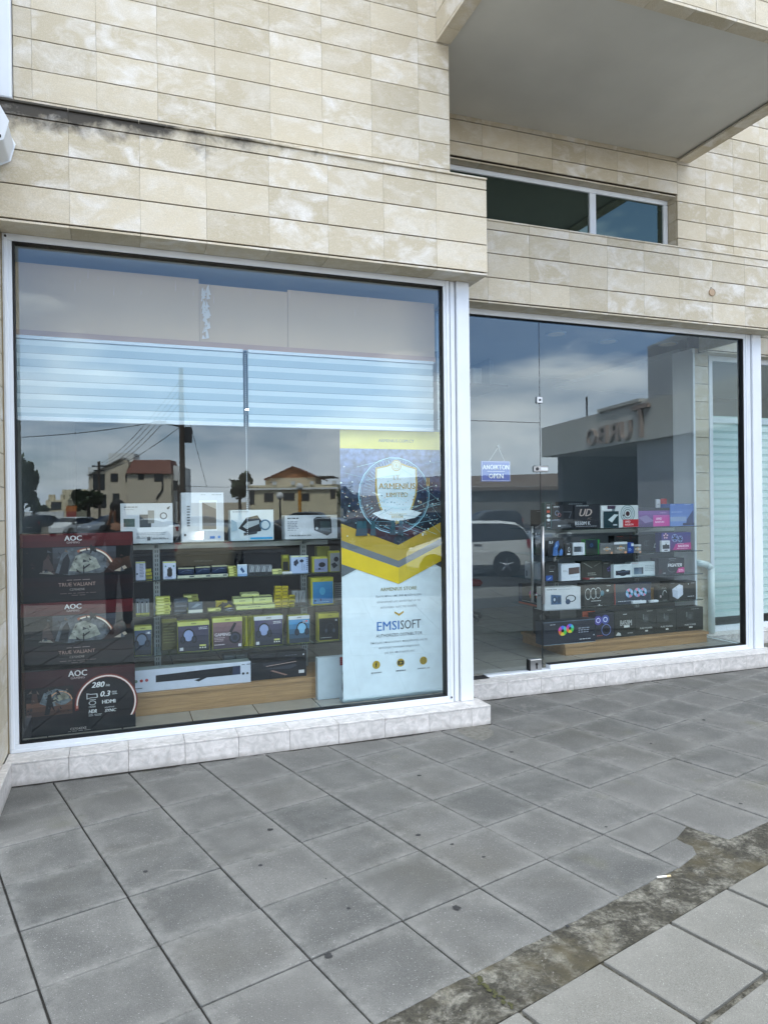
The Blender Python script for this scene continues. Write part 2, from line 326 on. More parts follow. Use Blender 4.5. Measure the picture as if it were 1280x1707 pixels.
for i in range(-14, 38):
    for j in range(-8, 5):
        x, y = gw(i+.5, j+.5)
        if y > 6.6 or (x < 2.2 and y > 5.0): continue
        jj = random.uniform(-.012, .012)
        if (i, j) == (5, 4): P = [(5, 4), (6, 4), (5.98, 4.47), (5.97, 4.66), (5.86, 4.60), (5.74, 4.63), (5.66, 4.60), (5.58, 4.68), (5.56, 4.76), (5.60, 4.80), (5.44, 4.93), (5.2, 4.96), (5, 4.98)]
        elif (i, j) == (6, 4): P = [(6, 4), (7, 4), (7, 5), (6.06, 4.96), (6.03, 4.8), (6.0, 4.62)]
        else: P = [(i, j), (i+1, j), (i+1, j+1), (i, j+1)]
        if (i, j) == (5, 4):
            # concave outline: fan it in two convex pieces sharing the crack
            slab_poly(mb, [(5, 4), (6, 4), (5.98, 4.47), (5.60, 4.58), (5.02, 4.60)], 0, PAVE, i, j, gap=.0022)
            slab_poly(mb, [(5.02, 4.60), (5.60, 4.58), (5.57, 4.70), (5.58, 4.80), (5.44, 4.93), (5.2, 4.96), (5, 4.98)], 0, PAVE, i, j, gap=.0012)
        else:
            if j == 4 and i not in (5, 6):
                rr_ = random.Random(i*13); P = [(i, 4), (i+1, 4)]+[(i+1-t/9, 4.985-abs(rr_.gauss(0, .012))) for t in range(10)]
            slab_poly(mb, P, 0, PAVE, i, j)
GUM = paint('2b2b2c', .8)
def blob(mb, x, y, r, z, m_, n=11, sq=1.0, j_=.25):
    th0 = random.random()*6; c = (x, y, z+.0015); vs = [c]
    for k in range(n): t = 2*math.pi*k/n; rr = r*(1+random.uniform(-j_, j_)); vs.append((x+rr*math.cos(t+th0)*sq, y+rr*math.sin(t+th0), z+.0003))
    mb.mesh(vs, [(0, k+1, (k+1) % n+1) for k in range(n)], m_)
for gi, gj, r in [(3.18, 5.0, .011), (5.18, 3.9, .009), (7.14, 4.52, .012), (1.85, 1.49, .017), (1.37, 2.23, .015), (1.69, 3.53, .013), (3.21, 2.7, .016), (3.38, 3.12, .012),
                  (3.47, 3.56, .011), (2.55, 4.15, .021), (1.15, 4.05, .018), (1.8, 2.91, .005), (6.2, 1.3, .016), (8.3, 2.4, .012), (.3, 1.6, .014), (4.4, 1.2, .014), (10.2, 2.2, .016)]:
    x, y = gw(gi, gj); blob(mb, x, y, r*.8, .0016, GUM)
tag(mb.build('pavement'), kind='structure')
mb = MB()                                            # patch of mortar by the step corner
pp = [(700+x*.2031, 1060+y*.2031) for x, y in [(300, 770), (350, 745), (450, 738), (580, 735), (560, 765), (606, 790), (600, 820), (560, 845), (510, 865), (440, 852), (400, 835), (340, 808)]]
pw = [onZ(a, b_, 0) for a, b_ in pp]; c = sum(pw, Vector())/len(pw)
vs = [(c.x, c.y, .006)]+[(p.x, p.y, .0022) for p in pw]+[(c.x*.45+p.x*.55, c.y*.45+p.y*.55, .007) for p in pw]; n_ = len(pw)
mb.mesh(vs, [(0, n_+1+k, n_+1+(k+1) % n_) for k in range(n_)]+[(1+k, 1+(k+1) % n_, n_+1+(k+1) % n_, n_+1+k) for k in range(n_)], paint('6f6d66', .95, 0, .25, 30, 1.0))
tag(mb.build('mortar_patch'), kind='structure')
mb = MB()
nI = 240; vs = []; fs = []
for a in range(nI+1):
    for b_ in range(7):
        i = -16+56*a/nI; j = 4.93+.58*b_/6; x, y = gw(i, j); vs.append((x, y, -.006+random.uniform(-.003, .003)))
for a in range(nI):
    for b_ in range(6): q = a*7+b_; fs.append((q, q+1, q+8, q+7))
mb.mesh(vs, fs, DIRT); x0 = 5.2
mb.face([(*gw(5.3, 4.5), -.0055), (*gw(6.2, 4.4), -.0055), (*gw(6.2, 4.95), -.0055), (*gw(5.0, 4.95), -.0055)], DIRT)
MOSS = paint('4a4a2a', .95, 0, .3, 60, .8)
for q in range(30):
    t = q/29; x, y = gw(1.99+.02*math.sin(q), 5.03+t*.44); blob(mb, x+random.uniform(-.006, .006), y, random.uniform(.003, .009), -.001, MOSS, 8)
GRIT = paint('77736a', .95, 0, .3, 40)
for k in range(420):
    x, y = gw(random.uniform(0, 14), random.uniform(4.97, 5.5)); r_ = random.uniform(.001, .003); mb.ball((x, y, -.003), r_, r_, r_*.7, random.choice((GRIT, GRIT, MORTAR)), 5, 3)
tag(mb.build('dirt_strip'), kind='structure')
mb = MB(); b0, b1, b2, b3 = gw(-16, 5.45), gw(40, 5.45), gw(40, 17.5), gw(-16, 17.5)
mb.face([(*p, -.012) for p in (b0, b1, b2, b3)], DIRT)
j = 5.505
while j < 17:
    for i in range(-16, 39): slab_poly(mb, [(i, j), (i+1, j), (i+1, j+.93), (i, j+.93)], .002, PAVE2, i, j, tj=.93, gap=.010)
    j += .945
tag(mb.build('outer_pavement'), kind='structure')
mb = MB(); KERB = paint('8a8983', .9, 0, .12, 6, .3)
for i in range(-16, 40, 2):
    p = [gw(i+.01, 17.5), gw(i+1.99, 17.5), gw(i+1.99, 17.85), gw(i+.01, 17.85)]
    mb.mesh([(*q, -.33) for q in p]+[(*q, .0) for q in p], [(4, 5, 6, 7), (0, 1, 5, 4), (1, 2, 6, 5), (2, 3, 7, 6), (3, 0, 4, 7)], KERB)
tag(mb.build('kerb'), kind='structure')
mb = MB(); x, y = gw(4.67, 5.02); mb.tube((x-.03, y+.004, .007), (x+.012, y-.004, .007), .0042, paint('d9d5cc', .8), 8); mb.tube((x+.012, y-.004, .007), (x+.03, y-.008, .007), .0042, paint('c9b48c', .8), 8)
tag(mb.build('cigarette_butt'), 'white cigarette butt lying at the edge of the grey slabs beside the dirt strip', 'cigarette')
# ---------------------------------------------------------------- stone cladding
def cladding(mb, x0, x1, yf, zs, jx, m_=None, gh=.0075, gv=.0005, off=.0):
    """courses between consecutive zs, stack-bonded joints at jx; faces -Y at yf"""
    m_ = m_ or STONE; xs = [x0]+[x for x in jx if x0+.03 < x < x1-.03]+[x1]
    for z0, z1 in zip(zs, zs[1:]):
        for a, b_ in zip(xs, xs[1:]):
            d = random.uniform(0, .0016)
            mb.box(a+gv, b_-gv, yf+d, yf+.028, z0+gh, z1, m_, ch=.0008)
def jrange(start, step, x0, x1):
    k = math.ceil((x0-start)/step); r_ = []
    while start+k*step < x1: r_.append(start+k*step); k += 1
    return r_
bld = empty('shop_building', (2.5, 5.2, 0), 'two storey building clad in beige limestone slabs with two white framed shop windows', 'building')
# fascia over the left window
FL, FR, ZS = 4.57, 5.18, [3.257, 3.455, 3.653, 3.85, 3.922]
mb = MB(); cladding(mb, -.637, 2.506, FL, ZS, jrange(-.25, .393, -.6, 2.5), STONE_M)
for a, b_ in zip([-.637]+jrange(-.25, .393, -.6, 2.5), jrange(-.25, .393, -.6, 2.5)+[2.506]):
    if b_-a > .03: mb.box(a+.001, b_-.001, FL-.002, FL+.35, 3.24, 3.253, STONE, ch=.001); mb.box(a+.001, b_-.001, FL-.012, 4.70, 3.924, 3.937, STONE_M, ch=.002)
mb.box(2.478, 2.506, FL+.029, 5.178, 3.257, 3.922, STONE)
mb.box(-.637, 2.48, FL+.012, 4.95, 3.2535, 3.923, MORTAR); part(mb, 'left_fascia', bld)
# fascia over the right window
mb = MB(); ZR = [3.257, 3.449, 3.647, 3.84, 3.912]; J = jrange(2.845, .3925, 2.5, 6.05)
cladding(mb, 2.508, 6.05, FR, ZR, J)
for a, b_ in zip([2.508]+J, J+[6.05]):
    if b_-a > .03: mb.box(a+.001, b_-.001, FR-.002, FR+.35, 3.24, 3.253, STONE, ch=.001); mb.box(a+.001, b_-.001, FR-.008, 5.56, 3.914, 3.927, STONE, ch=.002)
mb.box(6.022, 6.05, FR+.029, 6.2, 3.257, 3.912, STONE); mb.box(2.51, 6.02, FR+.012, 5.5, 3.2535, 3.913, MORTAR)
c = onY(1187, 487, FR); mb.tube((c.x, FR-.004, c.z), (c.x, FR+.02, c.z), .036, paint('8c7d66', .9), 18); mb.tube((c.x-.012, FR-.012, c.z-.003), (c.x-.012, FR+.01, c.z-.003), .03, paint('b39a80', .8), 18)
mb.tube((c.x-.015, FR-.004, c.z+.045), (c.x-.015, FR+.01, c.z+.03), .004, BLACK, 6)
part(mb, 'right_fascia', bld)
# third unit fascia
mb = MB(); cladding(mb, 6.052, 10, 6.105, ZR, jrange(6.98, .393, 6.05, 10))
mb.box(6.05, 10, 6.103, 6.45, 3.24, 3.253, STONE); mb.box(6.05, 10, 6.117, 6.4, 3.254, 3.912, MORTAR); part(mb, 'far_fascia', bld)
# upper left wall
mb = MB(); zs = [3.935]+[3.996+.178*k for k in range(-0, 24)]; zs = [3.94]+zs[1:]
cladding(mb, -.545, 2.258, 4.65, zs, jrange(-.094, .352, -.55, 2.25), gh=.005)
mb.box(-.545, 2.24, 4.664, 5.5, 3.93, 8.2, MORTAR)
for z0, z1 in zip(zs, zs[1:]): mb.box(2.236, 2.258, 4.68, 5.49, z0+.005, z1, STONE)
part(mb, 'upper_wall', bld)
# wall over the right shop, with the strip window opening
mb = MB(); top = [4.569, 4.69, 4.878, 5.05]; cladding(mb, 2.26, 5.094, 5.5, top, jrange(2.979, .3535, 2.3, 5.05))
mb.box(2.26, 5.094, 5.512, 5.9, 4.572, 8.2, MORTAR)
zs = [3.90]+[3.971+.1785*k for k in range(0, 24)]
cladding(mb, 5.096, 10.2, 5.5, zs, jrange(5.446, .352, 5.1, 10.2)); mb.box(5.122, 10.2, 5.512, 6.3, 3.927, 8.2, MORTAR)
for z0, z1 in zip(zs[:5], zs[1:6]): mb.box(5.094, 5.121, 5.529, 5.66, z0+.003, min(z1, 4.566), STONE, ch=.001)
for a in jrange(2.979, .3535, 2.3, 5.4): mb.box(max(a-.3515, 2.3), min(a, 5.092), 5.529, 5.64, 4.558, 4.571, STONE, ch=.001)
mb.box(2.26, 5.12, 5.6, 6.0, 3.6, 4.06, MORTAR); part(mb, 'upper_wall', bld)
# strip window
mb = MB(); SW = 5.62
for (a, b_, z0, z1) in ((2.3, 5.085, 4.512, 4.556), (2.3, 5.085, 4.06, 4.098), (5.035, 5.085, 4.0985, 4.5115), (4.172, 4.242, 4.0985, 4.5115), (2.3, 2.34, 4.0985, 4.5115)): mb.box(a, b_, SW, SW+.05, z0, z1, WHITE)
fr_ = part(mb, 'strip_window', bld); bevel(fr_, .004)
g_ = MB().box(2.34, 4.172, SW+.02, SW+.026, 4.098, 4.512, paint('4f5c57', .03, .85, 0)).box(4.242, 5.035, SW+.02, SW+.026, 4.098, 4.512, paint('4f5c57', .03, .85, 0)); part(g_, 'strip_window_glass', bld)
# balcony
mb = MB(); bx0, bx1, by0, by1, bz = 2.160, 5.240, 3.775, 5.50, 4.893
def rimx(a, b_, y0_, y1_):
    for s_, e_ in zip([y0_]+jrange(4.13, .352, y0_, y1_), jrange(4.13, .352, y0_, y1_)+[y1_]):
        if e_-s_ > .01: mb.box(a, b_, s_+.0012, e_-.0012, bz, bz+.02, STONE, ch=.001)
rimx(bx0, 2.268, by0, 4.648); rimx(5.105, bx1, by0+.001, 5.498)
xs = [2.27]+jrange(2.62, .352, 2.3, 5.1)+[5.104]
for a, b_ in zip(xs, xs[1:]): mb.box(a+.0012, b_-.0012, by0, by0+.105, bz, bz+.02, STONE, ch=.001)
for k in range(10):
    z0 = bz+.024+k*.178; z1 = z0+.173
    for a, b_ in zip([bx0]+jrange(2.44, .352, 2.2, 5.2), jrange(2.44, .352, 2.2, 5.2)+[bx1]): mb.box(a+.0012, b_-.0012, by0-.0, by0+.026, z0, z1, STONE, ch=.0015)
    for a, b_ in zip([by0+.027]+jrange(4.2, .352, by0, 4.64), jrange(4.2, .352, by0, 4.64)+[4.648]): mb.box(bx0, bx0+.026, a+.0012, b_-.0012, z0, z1, STONE, ch=.0015)
    mb.box(bx1-.026, bx1, by0+.027, 5.498, z0, z1, STONE)
mb.box(bx0+.02, bx0+.12, by0+.02, 4.64, bz+.0205, 6.6, MORTAR); mb.box(bx0+.1205, bx1-.02, by0+.02, by0+.12, bz+.0205, 6.6, MORTAR); mb.box(5.13, bx1-.02, by0+.121, 5.498, bz+.0205, 6.6, MORTAR)
bal = part(mb, 'balcony', bld)
mb = MB().box(2.2602, 5.129, by0+.1205, 5.51, 4.925, 5.08, PLASTER); part(mb, 'balcony_soffit', bld)
# mass of the building behind and above (keeps the sun off the pavement)
mb = MB().box(-14, 12, 6.3, 16, 3.65, 8.2, PLASTER).box(-14, -.7, 4.0, 6.299, -.1, 8.2, WALLW).box(10.2, 12, 6.3, 16, -.1, 3.649, PLASTER).box(-14, -.7, 6.3, 16, -.1, 3.649, PLASTER).box(-.7, 10.2, 15.2, 16, -.1, 3.649, PLASTER)
mb.box(-.7, 2.24, 5.501, 6.299, 3.94, 8.2, PLASTER).box(-14.3, 12.3, 5.2, 16.3, 8.201, 8.5, PLASTER)
part(mb, 'building_core', bld)
# neighbour pilaster at far left
mb = MB(); mb.box(-.7, -.668, 3.99, 4.80, .14, 3.95, MORTAR); mb.box(-.6395, -.6325, 4.765, 4.80, .1405, 3.2395, paint('8f8168', .9))
z = .145
while z < 3.9: mb.box(-.667, -.640, 3.99, 4.3, z, z+.193, STONE, ch=.0015); mb.box(-.667, -.640, 4.303, 4.80, z, z+.193, STONE, ch=.0015); z += .198
part(mb, 'side_pilaster', bld)
mb = MB().box(-1.2, -.548, 4.60, 4.66, 3.96, 8, WHITE); bevel(part(mb, 'white_corner_trim', bld), .01)
# steps
def step(mb, x0, x1, y0, y1, jx, z=.14):
    xs = [x0]+[q for q in jx if x0+.03 < q < x1-.03]+[x1]
    for a, b_ in zip(xs, xs[1:]):
        mb.box(a+.0012, b_-.0012, y0, y0+.012, -.02, z-.0125, MARBLE, ch=.001); mb.box(a+.0012, b_-.0012, y0-.002, y1, z-.011, z, MARBLE, ch=.0015)
    mb.box(x0+.001, x1-.001, y0+.0125, y1, -.02, z-.0115, paint('8b7d74', .9, 0, .15, 20))
mb = MB(); step(mb, -.638, 2.499, 4.585, 4.80, jrange(-.299, .3305, -.6, 2.5))
mb.box(2.486, 2.499, 4.597, 5.163, -.02, .127, MARBLE); mb.box(2.47, 2.497, 4.80, 5.163, -.02, .139, MARBLE); part(mb, 'window_step', bld)
mb = MB(); step(mb, 2.5, 6.03, 5.165, 5.44, jrange(2.973, .3225, 2.5, 6)); part(mb, 'window_step', bld)
mb = MB(); step(mb, 6.0, 10, 6.06, 6.3, jrange(6.3, .33, 6, 10)); mb.box(6.018, 6.03, 5.177, 6.06, -.02, .127, MARBLE); part(mb, 'window_step', bld)
mb = MB(); mb.box(-4, -.602, 3.97, 4.58, -.02, .127, MARBLE).box(-4, -.6, 3.968, 4.583, .129, .14, MARBLE, ch=.0015); part(mb, 'window_step', bld)
mb = MB(); SO = paint('2b2823', .95, 0, .4, 40, .8); rs = random.Random(21)
for (xa, xb, yy) in ((-.6, 2.5, 4.585), (2.5, 6.03, 5.165)):
    x = xa; w0_ = .008
    while x < xb:
        w1_ = max(.002, min(.022, w0_+rs.gauss(0, .004))); mb.face([(x, yy, .0035), (x+.02, yy, .0035), (x+.02, yy-w1_, .0022), (x, yy-w0_, .0022)], SO); x += .02; w0_ = w1_
tag(mb.build('soil_line'), kind='structure')
# interior shell
mb = MB(); mb.face([(-.69, 4.80, .1395), (2.5, 4.80, .1395), (2.5, 15.2, .1395), (-.69, 15.2, .1395)], FLOOR); mb.face([(2.5, 5.441, .1395), (6.0, 5.441, .1395), (6.0, 6.3, .1395), (10, 6.3, .1395), (10, 15.2, .1395), (2.5, 15.2, .1395)], FLOOR); part(mb, 'shop_floor', bld)
CEIL = paint('b4b7ba', .8, 0, .02, 2); DKW = paint('4a4a4b', .85, 0, .05, 2)
mb = MB(); mb.box(-.7, 2.5, 4.951, 15, 3.24, 3.3, CEIL).box(2.5, 6.0, 5.531, 15, 3.45, 3.5, CEIL).box(6.0, 10, 6.46, 15, 3.3, 3.35, CEIL)
mb.box(-.7, -.66, 4.80, 14.9, .139, 3.239, WALLG)
mb.box(2.50, 2.56, 5.53, 8.6, 2.9, 3.449, WALLG)
mb.box(-.66, 3.2, 12.6, 12.7, .139, 3.239, DKW).box(3.2, 9.9, 9.0, 9.1, .139, 3.449, WALLG)
mb.box(3.2, 3.26, 9.1, 12.6, .139, 3.449, DKW)
mb.box(5.95, 5.985, 6.225, 6.53, .139, 3.299, WALLW)
part(mb, 'shop_walls', bld)
# downlights in the ceiling
def downlight(x, y, z, on, lab):
    r_ = empty('downlight', (x, y, z), lab, 'ceiling light', 'round ceiling downlights')
    part(MB().tube((x, y, z-.012), (x, y, z), .11, WHITE, 20), 'rim', r_)
    part(MB().tube((x, y, z-.016), (x, y, z-.012), .09, paint('fff3dd', .4, 0, 0, 5, 0, 14 if on else 0), 20), 'lamp', r_)
    if on:
        L_ = bpy.data.lights.new('downlight', 'SPOT'); L_.energy = 10; L_.spot_size = 2.2; L_.shadow_soft_size = .09; L_.color = (1, .93, .82); o = bpy.data.objects.new('downlight_bulb', L_); COL.objects.link(o); o.location = (0, 0, -.03); o.parent = r_
downlight(2.05, 12.0-.2, 3.239, True, 'round white downlight glowing between the two roller blinds deep in the dark shop')
for k, (px, py) in enumerate([(927, 555), (1013, 568), (1113, 572)]):
    p = onZ(px, py, 3.449); downlight(p.x, p.y, 3.449, False, ['unlit round ceiling downlight nearest the glass door', 'unlit round ceiling downlight, middle of the three over the right display', 'unlit round ceiling downlight nearest the white column'][k])
# ---------------------------------------------------------------- window frames
def frame(name, lab, rects, cat='window'):
    r_ = empty(name, (rects[0][0], 4.76, .14), lab, cat); return r_
wl = empty('shop_window', (.8, 4.78, .14), 'large left shop window in a white aluminium frame over a marble step', 'shop window')
mb = MB(); y0, y1 = 4.76, 4.83
mb.box(-.632, 2.292, y0, y1, 3.197, 3.2395, WHITE).box(-.632, -.580, y0, y1, .1885, 3.1965, WHITE).box(2.242, 2.292, y0, y1, .1885, 3.1965, WHITE).box(-.632, 2.292, y0, y1, .1405, .188, WHITE)
mb.box(-.624, 2.285, y0-.008, y0, .141, .163, WHITE).box(-.624, -.604, y0-.008, y0, .164, 3.236, WHITE).box(2.262, 2.285, y0-.008, y0, .164, 3.236, WHITE)
bevel(part(mb, 'frame', wl), .003)
for sx_, sz_ in ((-.612, 3.218), (2.266, .18)): part(MB().tube((sx_, 4.746, sz_), (sx_, 4.752, sz_), .007, DARKM, 10), 'screw', wl)
mb = MB().box(2.30, 2.337, y0+.006, y1+.02, .1405, 3.2395, WHITE).box(2.292, 2.300, y0+.03, y1, .1405, 3.2395, BLACK).box(2.337, 2.345, y0+.03, y1, .1405, 3.2395, paint('55585c', .6)).box(2.345, 2.448, y0-.012, y0+.14, .1405, 3.2395, WHITE)
bevel(part(mb, 'corner_post', wl), .004)
mb = MB().box(-.578, -.570, y0+.004, y1, .19, 3.195, BLACK).box(2.232, 2.240, y0+.004, y1, .19, 3.195, BLACK).box(-.57, 2.232, y0+.004, y1, .189, .194, BLACK).box(-.57, 2.232, y0+.004, y1, 3.190, 3.196, BLACK)
part(mb, 'gasket', wl)
part(MB().box(-.57, 2.232, 4.79, 4.798, .196, 3.191, GLASS), 'pane', wl)
wr = empty('shop_window', (4.6, 5.37, .14), 'large right shop window beside the glass door, white frame with display shelves behind', 'shop window')
mb = MB(); y0, y1 = 5.35, 5.42
mb.box(2.50, 5.80, y0, y1, 3.192, 3.2395, WHITE).box(5.752, 5.80, y0, y1, .189, 3.1915, WHITE).box(3.503, 5.80, y0, y1, .1405, .1885, WHITE).box(3.503, 5.795, y0-.008, y0, .141, .165, WHITE).box(5.775, 5.795, y0-.008, y0, .166, 3.238, WHITE)
bevel(part(mb, 'frame', wr), .003)
mb = MB().box(5.81, 5.845, y0+.006, y1+.02, .1405, 3.2395, WHITE).box(5.80, 5.81, y0+.03, y1, .1405, 3.2395, BLACK).box(5.845, 5.853, y0+.03, y1, .1405, 3.2395, paint('55585c', .6)).box(5.853, 5.965, y0-.012, y0+.13, .1405, 3.2395, WHITE)
bevel(part(mb, 'corner_post', wr), .004)
mb = MB().box(5.742, 5.751, y0+.004, y1, .19, 3.19, BLACK).box(3.5, 5.742, y0+.004, y1, .189, .194, BLACK).box(2.50, 5.742, y0+.004, y1, 3.186, 3.191, BLACK)
part(mb, 'gasket', wr)
part(MB().box(3.452, 5.742, 5.38, 5.388, .197, 3.18, GLASS), 'pane', wr)
part(MB().box(5.925, 5.931, 5.49, 6.18, .145, 3.23, GLASS), 'side_pane', wr)
bevel(part(MB().box(5.915, 5.94, 6.1805, 6.22, .141, 3.235, WHITE).box(5.915, 5.94, 5.4805, 6.18, .1405, .1445, WHITE), 'side_frame', wr), .003)
dr = empty('glass_door', (3.1, 5.38, .14), 'frameless clear glass shop door with tubular steel handles and a transom pane above', 'door')
part(MB().box(2.47, 3.446, 5.38, 5.388, .165, 2.300, GLASS), 'door_leaf', dr)
part(MB().box(2.47, 3.446, 5.38, 5.388, 2.306, 3.18, GLASS), 'transom_pane', dr)
part(MB().box(2.47, 3.446, 5.379, 5.389, 2.3005, 2.3055, paint('1c2226', .3)).box(3.4465, 3.4515, 5.379, 5.389, .165, 3.18, paint('1c2226', .3)), 'glass_edge', dr)
part(MB().box(2.88, 3.502, 5.345, 5.42, .1405, .152, WHITE), 'threshold', dr)
for yy, xx in ((5.31, 3.418), (5.455, 3.40)):
    h = MB().tube((xx, yy, .73), (xx, yy, 1.40), .0135, STEEL, 14).tube((xx, yy, 1.33), (xx, 5.385, 1.33), .008, STEEL).tube((xx, yy, .80), (xx, 5.385, .80), .008, STEEL); part(h, 'handle', dr, True)
lk = part(MB().box(3.375, 3.52, 5.362, 5.379, 1.872, 1.928, STEEL, ch=.008), 'lock', dr); part(MB().tube((3.405, 5.355, 1.90), (3.405, 5.363, 1.90), .014, DARKM, 14).box(3.44, 3.51, 5.358, 5.363, 1.888, 1.912, WHITE), 'lock_cylinder', lk)
part(MB().box(3.312, 3.425, 5.355, 5.41, .152, .246, STEEL, ch=.004).box(3.302, 3.3115, 5.357, 5.409, .153, .246, BLACK).tube((3.372, 5.352, .205), (3.372, 5.356, .205), .013, BLACK, 12).box(3.366, 3.378, 5.351, 5.356, .165, .2, BLACK), 'floor_lock', dr)
part(MB().box(3.412, 3.468, 5.362, 5.406, 2.472, 2.53, STEEL, ch=.004).tube((3.44, 5.358, 2.50), (3.44, 5.363, 2.50), .01, DARKM, 12), 'glass_clamp', dr)
part(MB().box(2.47, 2.88, 5.30, 5.40, .1405, .148, paint('17181a', .8)), 'door_mat', dr)
wt = empty('shop_window', (7.5, 6.25, .14), 'third shop window at the right edge with closed horizontal blinds', 'shop window')
mb = MB(); y0 = 6.24
mb.box(6.20, 9.9, y0, 6.30, 3.18, 3.2395, WHITE).box(6.20, 6.25, y0, 6.30, .2005, 3.1795, WHITE).box(6.20, 9.9, y0, 6.30, .1405, .20, WHITE).box(9.85, 9.9, y0, 6.3, .2005, 3.1795, WHITE); bevel(part(mb, 'frame', wt), .003)
part(MB().box(6.25, 9.85, 6.27, 6.277, .2, 3.18, GLASS), 'pane', wt)
mb = MB(); z = .145
while z < 3.2: mb.box(5.99, 6.195, 6.245, 6.275, z, z+.193, STONE, ch=.0015); z += .198
mb.box(5.99, 6.195, 6.276, 6.42, .14, 3.24, MORTAR); part(mb, 'stone_pier', wt)
mb = MB(); z = .285; BL = paint('e2ebe8', .6, 0, .02, 3); BL2 = paint('b7c8c4', .6, 0, .02, 3)
k = 0
while z < 2.50: mb.face([(6.26, 6.33, z), (9.8, 6.33, z), (9.8, 6.322, z+.055), (6.26, 6.322, z+.055)], BL); mb.face([(6.26, 6.322, z+.055), (9.8, 6.322, z+.055), (9.8, 6.335, z+.085), (6.26, 6.335, z+.085)], BL2); z += .085; k += 1
mb.box(6.26, 9.8, 6.31, 6.36, 2.50, 2.56, WHITE); tag(mb.build('window_blind'), 'pale green horizontal blind closed behind the third shop window', 'blind')
mb = MB().path([(5.96, 6.21, .93), (6.10, 6.20, .905), (6.15, 6.19, .86), (6.15, 6.19, .145)], .036, paint('cfdad9', .4), 14)
tag(mb.build('drain_pipe', smooth=True), 'white plastic drain pipe with an elbow standing at the stone pier beyond the right window', 'pipe')
# floodlight housing at far left edge
mb = MB(); hb = empty('alarm_box', (-.63, 4.4, 3.6), 'white wall housing with a black slot cut off by the left edge of the picture', 'housing')
P = [(-.70, 3.50), (-.56, 3.585), (-.535, 3.68), (-.60, 3.80), (-.70, 3.83)]
bevel(part(MB().prism(P, lambda a, b_, t: (a, 4.30+.26*t, b_), WHITE), 'case', hb), .008)
part(MB().box(-.602, -.566, 4.296, 4.2995, 3.585, 3.60, BLACK), 'slot', hb)
# ================================================================ the street side (seen mirrored in the glass)
GL, GR = 4.79, 5.38
def fdist(px, dist, gy, z=-.32, py=853.5):
    """real place whose mirror image in the pane at gy shows at column px, dist metres ahead of the lens"""
    d = ray(px, py); d = d/(d.dot(CFW)); P = CLOC+d*dist; return Vector((P.x, 2*gy-P.y, z))
def frame_at(px, dist, gy, yaw=0.0):
    """image-sense frame: u to the right in the mirror image, w away, z up -> real point"""
    o = fdist(px, dist, gy); a = CYAW+math.radians(yaw); R_ = (math.cos(a), math.sin(a)); F_ = (math.sin(a), -math.cos(a))
    def f(u, w_, z): return (o.x+u*R_[0]+w_*F_[0], o.y+u*R_[1]+w_*F_[1], -.32+z)
    return f
def fbox(mb, f, u0, u1, w0, w1, z0, z1, m_):
    vs = [f(u, w_, z) for z in (z0, z1) for u, w_ in ((u0, w0), (u1, w0), (u1, w1), (u0, w1))]
    mb.mesh(vs, [(0, 3, 2, 1), (4, 5, 6, 7), (0, 1, 5, 4), (1, 2, 6, 5), (2, 3, 7, 6), (3, 0, 4, 7)], m_); return mb
def thing_f(name, f, lab, cat, group=None): return empty(name, f(0, 0, 0), lab, cat, group)
def wnd(root, f, u, z, w_, h, wf, bars=True):
    fr = part(fbox(fbox(fbox(fbox(MB(), f, u-.06, u+w_+.06, wf-.06, wf-.005, z-.08, z-.001, FW), f, u-.06, u+w_+.06, wf-.06, wf-.005, z+h+.001, z+h+.08, FW), f, u-.06, u-.001, wf-.06, wf-.005, z, z+h, FW), f, u+w_+.001, u+w_+.06, wf-.06, wf-.005, z, z+h, FW), 'window', root)
    g_ = part(fbox(MB(), f, u, u+w_, wf-.03, wf-.006, z, z+h, DG), 'pane', root)
    mw = g_.matrix_world.copy(); g_.parent = fr; g_.matrix_parent_inverse = Matrix.Identity(4)
FW = paint('6a5a48', .6); DG = paint('171b1f', .1, 0, 0)
CREAM = paint('cabda6', .85, 0, .05, .6); CREAM2 = paint('d6c9a8', .85, 0, .06, .6); WH2 = paint('d8d8d4', .8, 0, .04, .5); ROOFR = paint('70493d', .8, 0, .25, 3); ROOFO = paint('a9744f', .8, 0, .2, 2)
# --- big house with red mansard roof
f = frame_at(221, 110, GL, -6); K = 110/CF
def U(px): return (px-221)*K
def Zp(py): return (856-py)*K+1.89
r_ = thing_f('house', f, 'three storey beige house with a red tiled mansard roof reflected behind the white boxes', 'house', )
mb = MB(); n1 = [(U(152), 0), (U(215), 0), (U(215), Zp(772)), (U(206), Zp(769)), (U(152), Zp(795))]
mb.prism(n1, lambda a, b_, t: f(a, 0+9*t, b_), CREAM); mb.prism([(U(215.2), 0), (U(286), 0), (U(286), Zp(795)), (U(215.2), Zp(793))], lambda a, b_, t: f(a, -.8+9*t, b_), CREAM)
mb.prism([(U(286.2), 0), (U(301), 0), (U(301), Zp(781)), (U(286.2), Zp(779))], lambda a, b_, t: f(a, 1+8*t, b_), WH2); part(mb, 'wall', r_)
mb = MB(); a, b_, c, d = U(214), U(287), U(219), U(281)
mb.mesh([f(a, -1.3, Zp(793)), f(b_, -1.3, Zp(794)), f(d, 1.6, Zp(769)), f(c, 1.6, Zp(769)), f(a, 8, Zp(793)), f(b_, 8, Zp(794)), f(d, 6, Zp(769)), f(c, 6, Zp(769))], [(0, 1, 2, 3), (1, 5, 6, 2), (3, 2, 6, 7), (0, 3, 7, 4), (4, 7, 6, 5)], ROOFR)
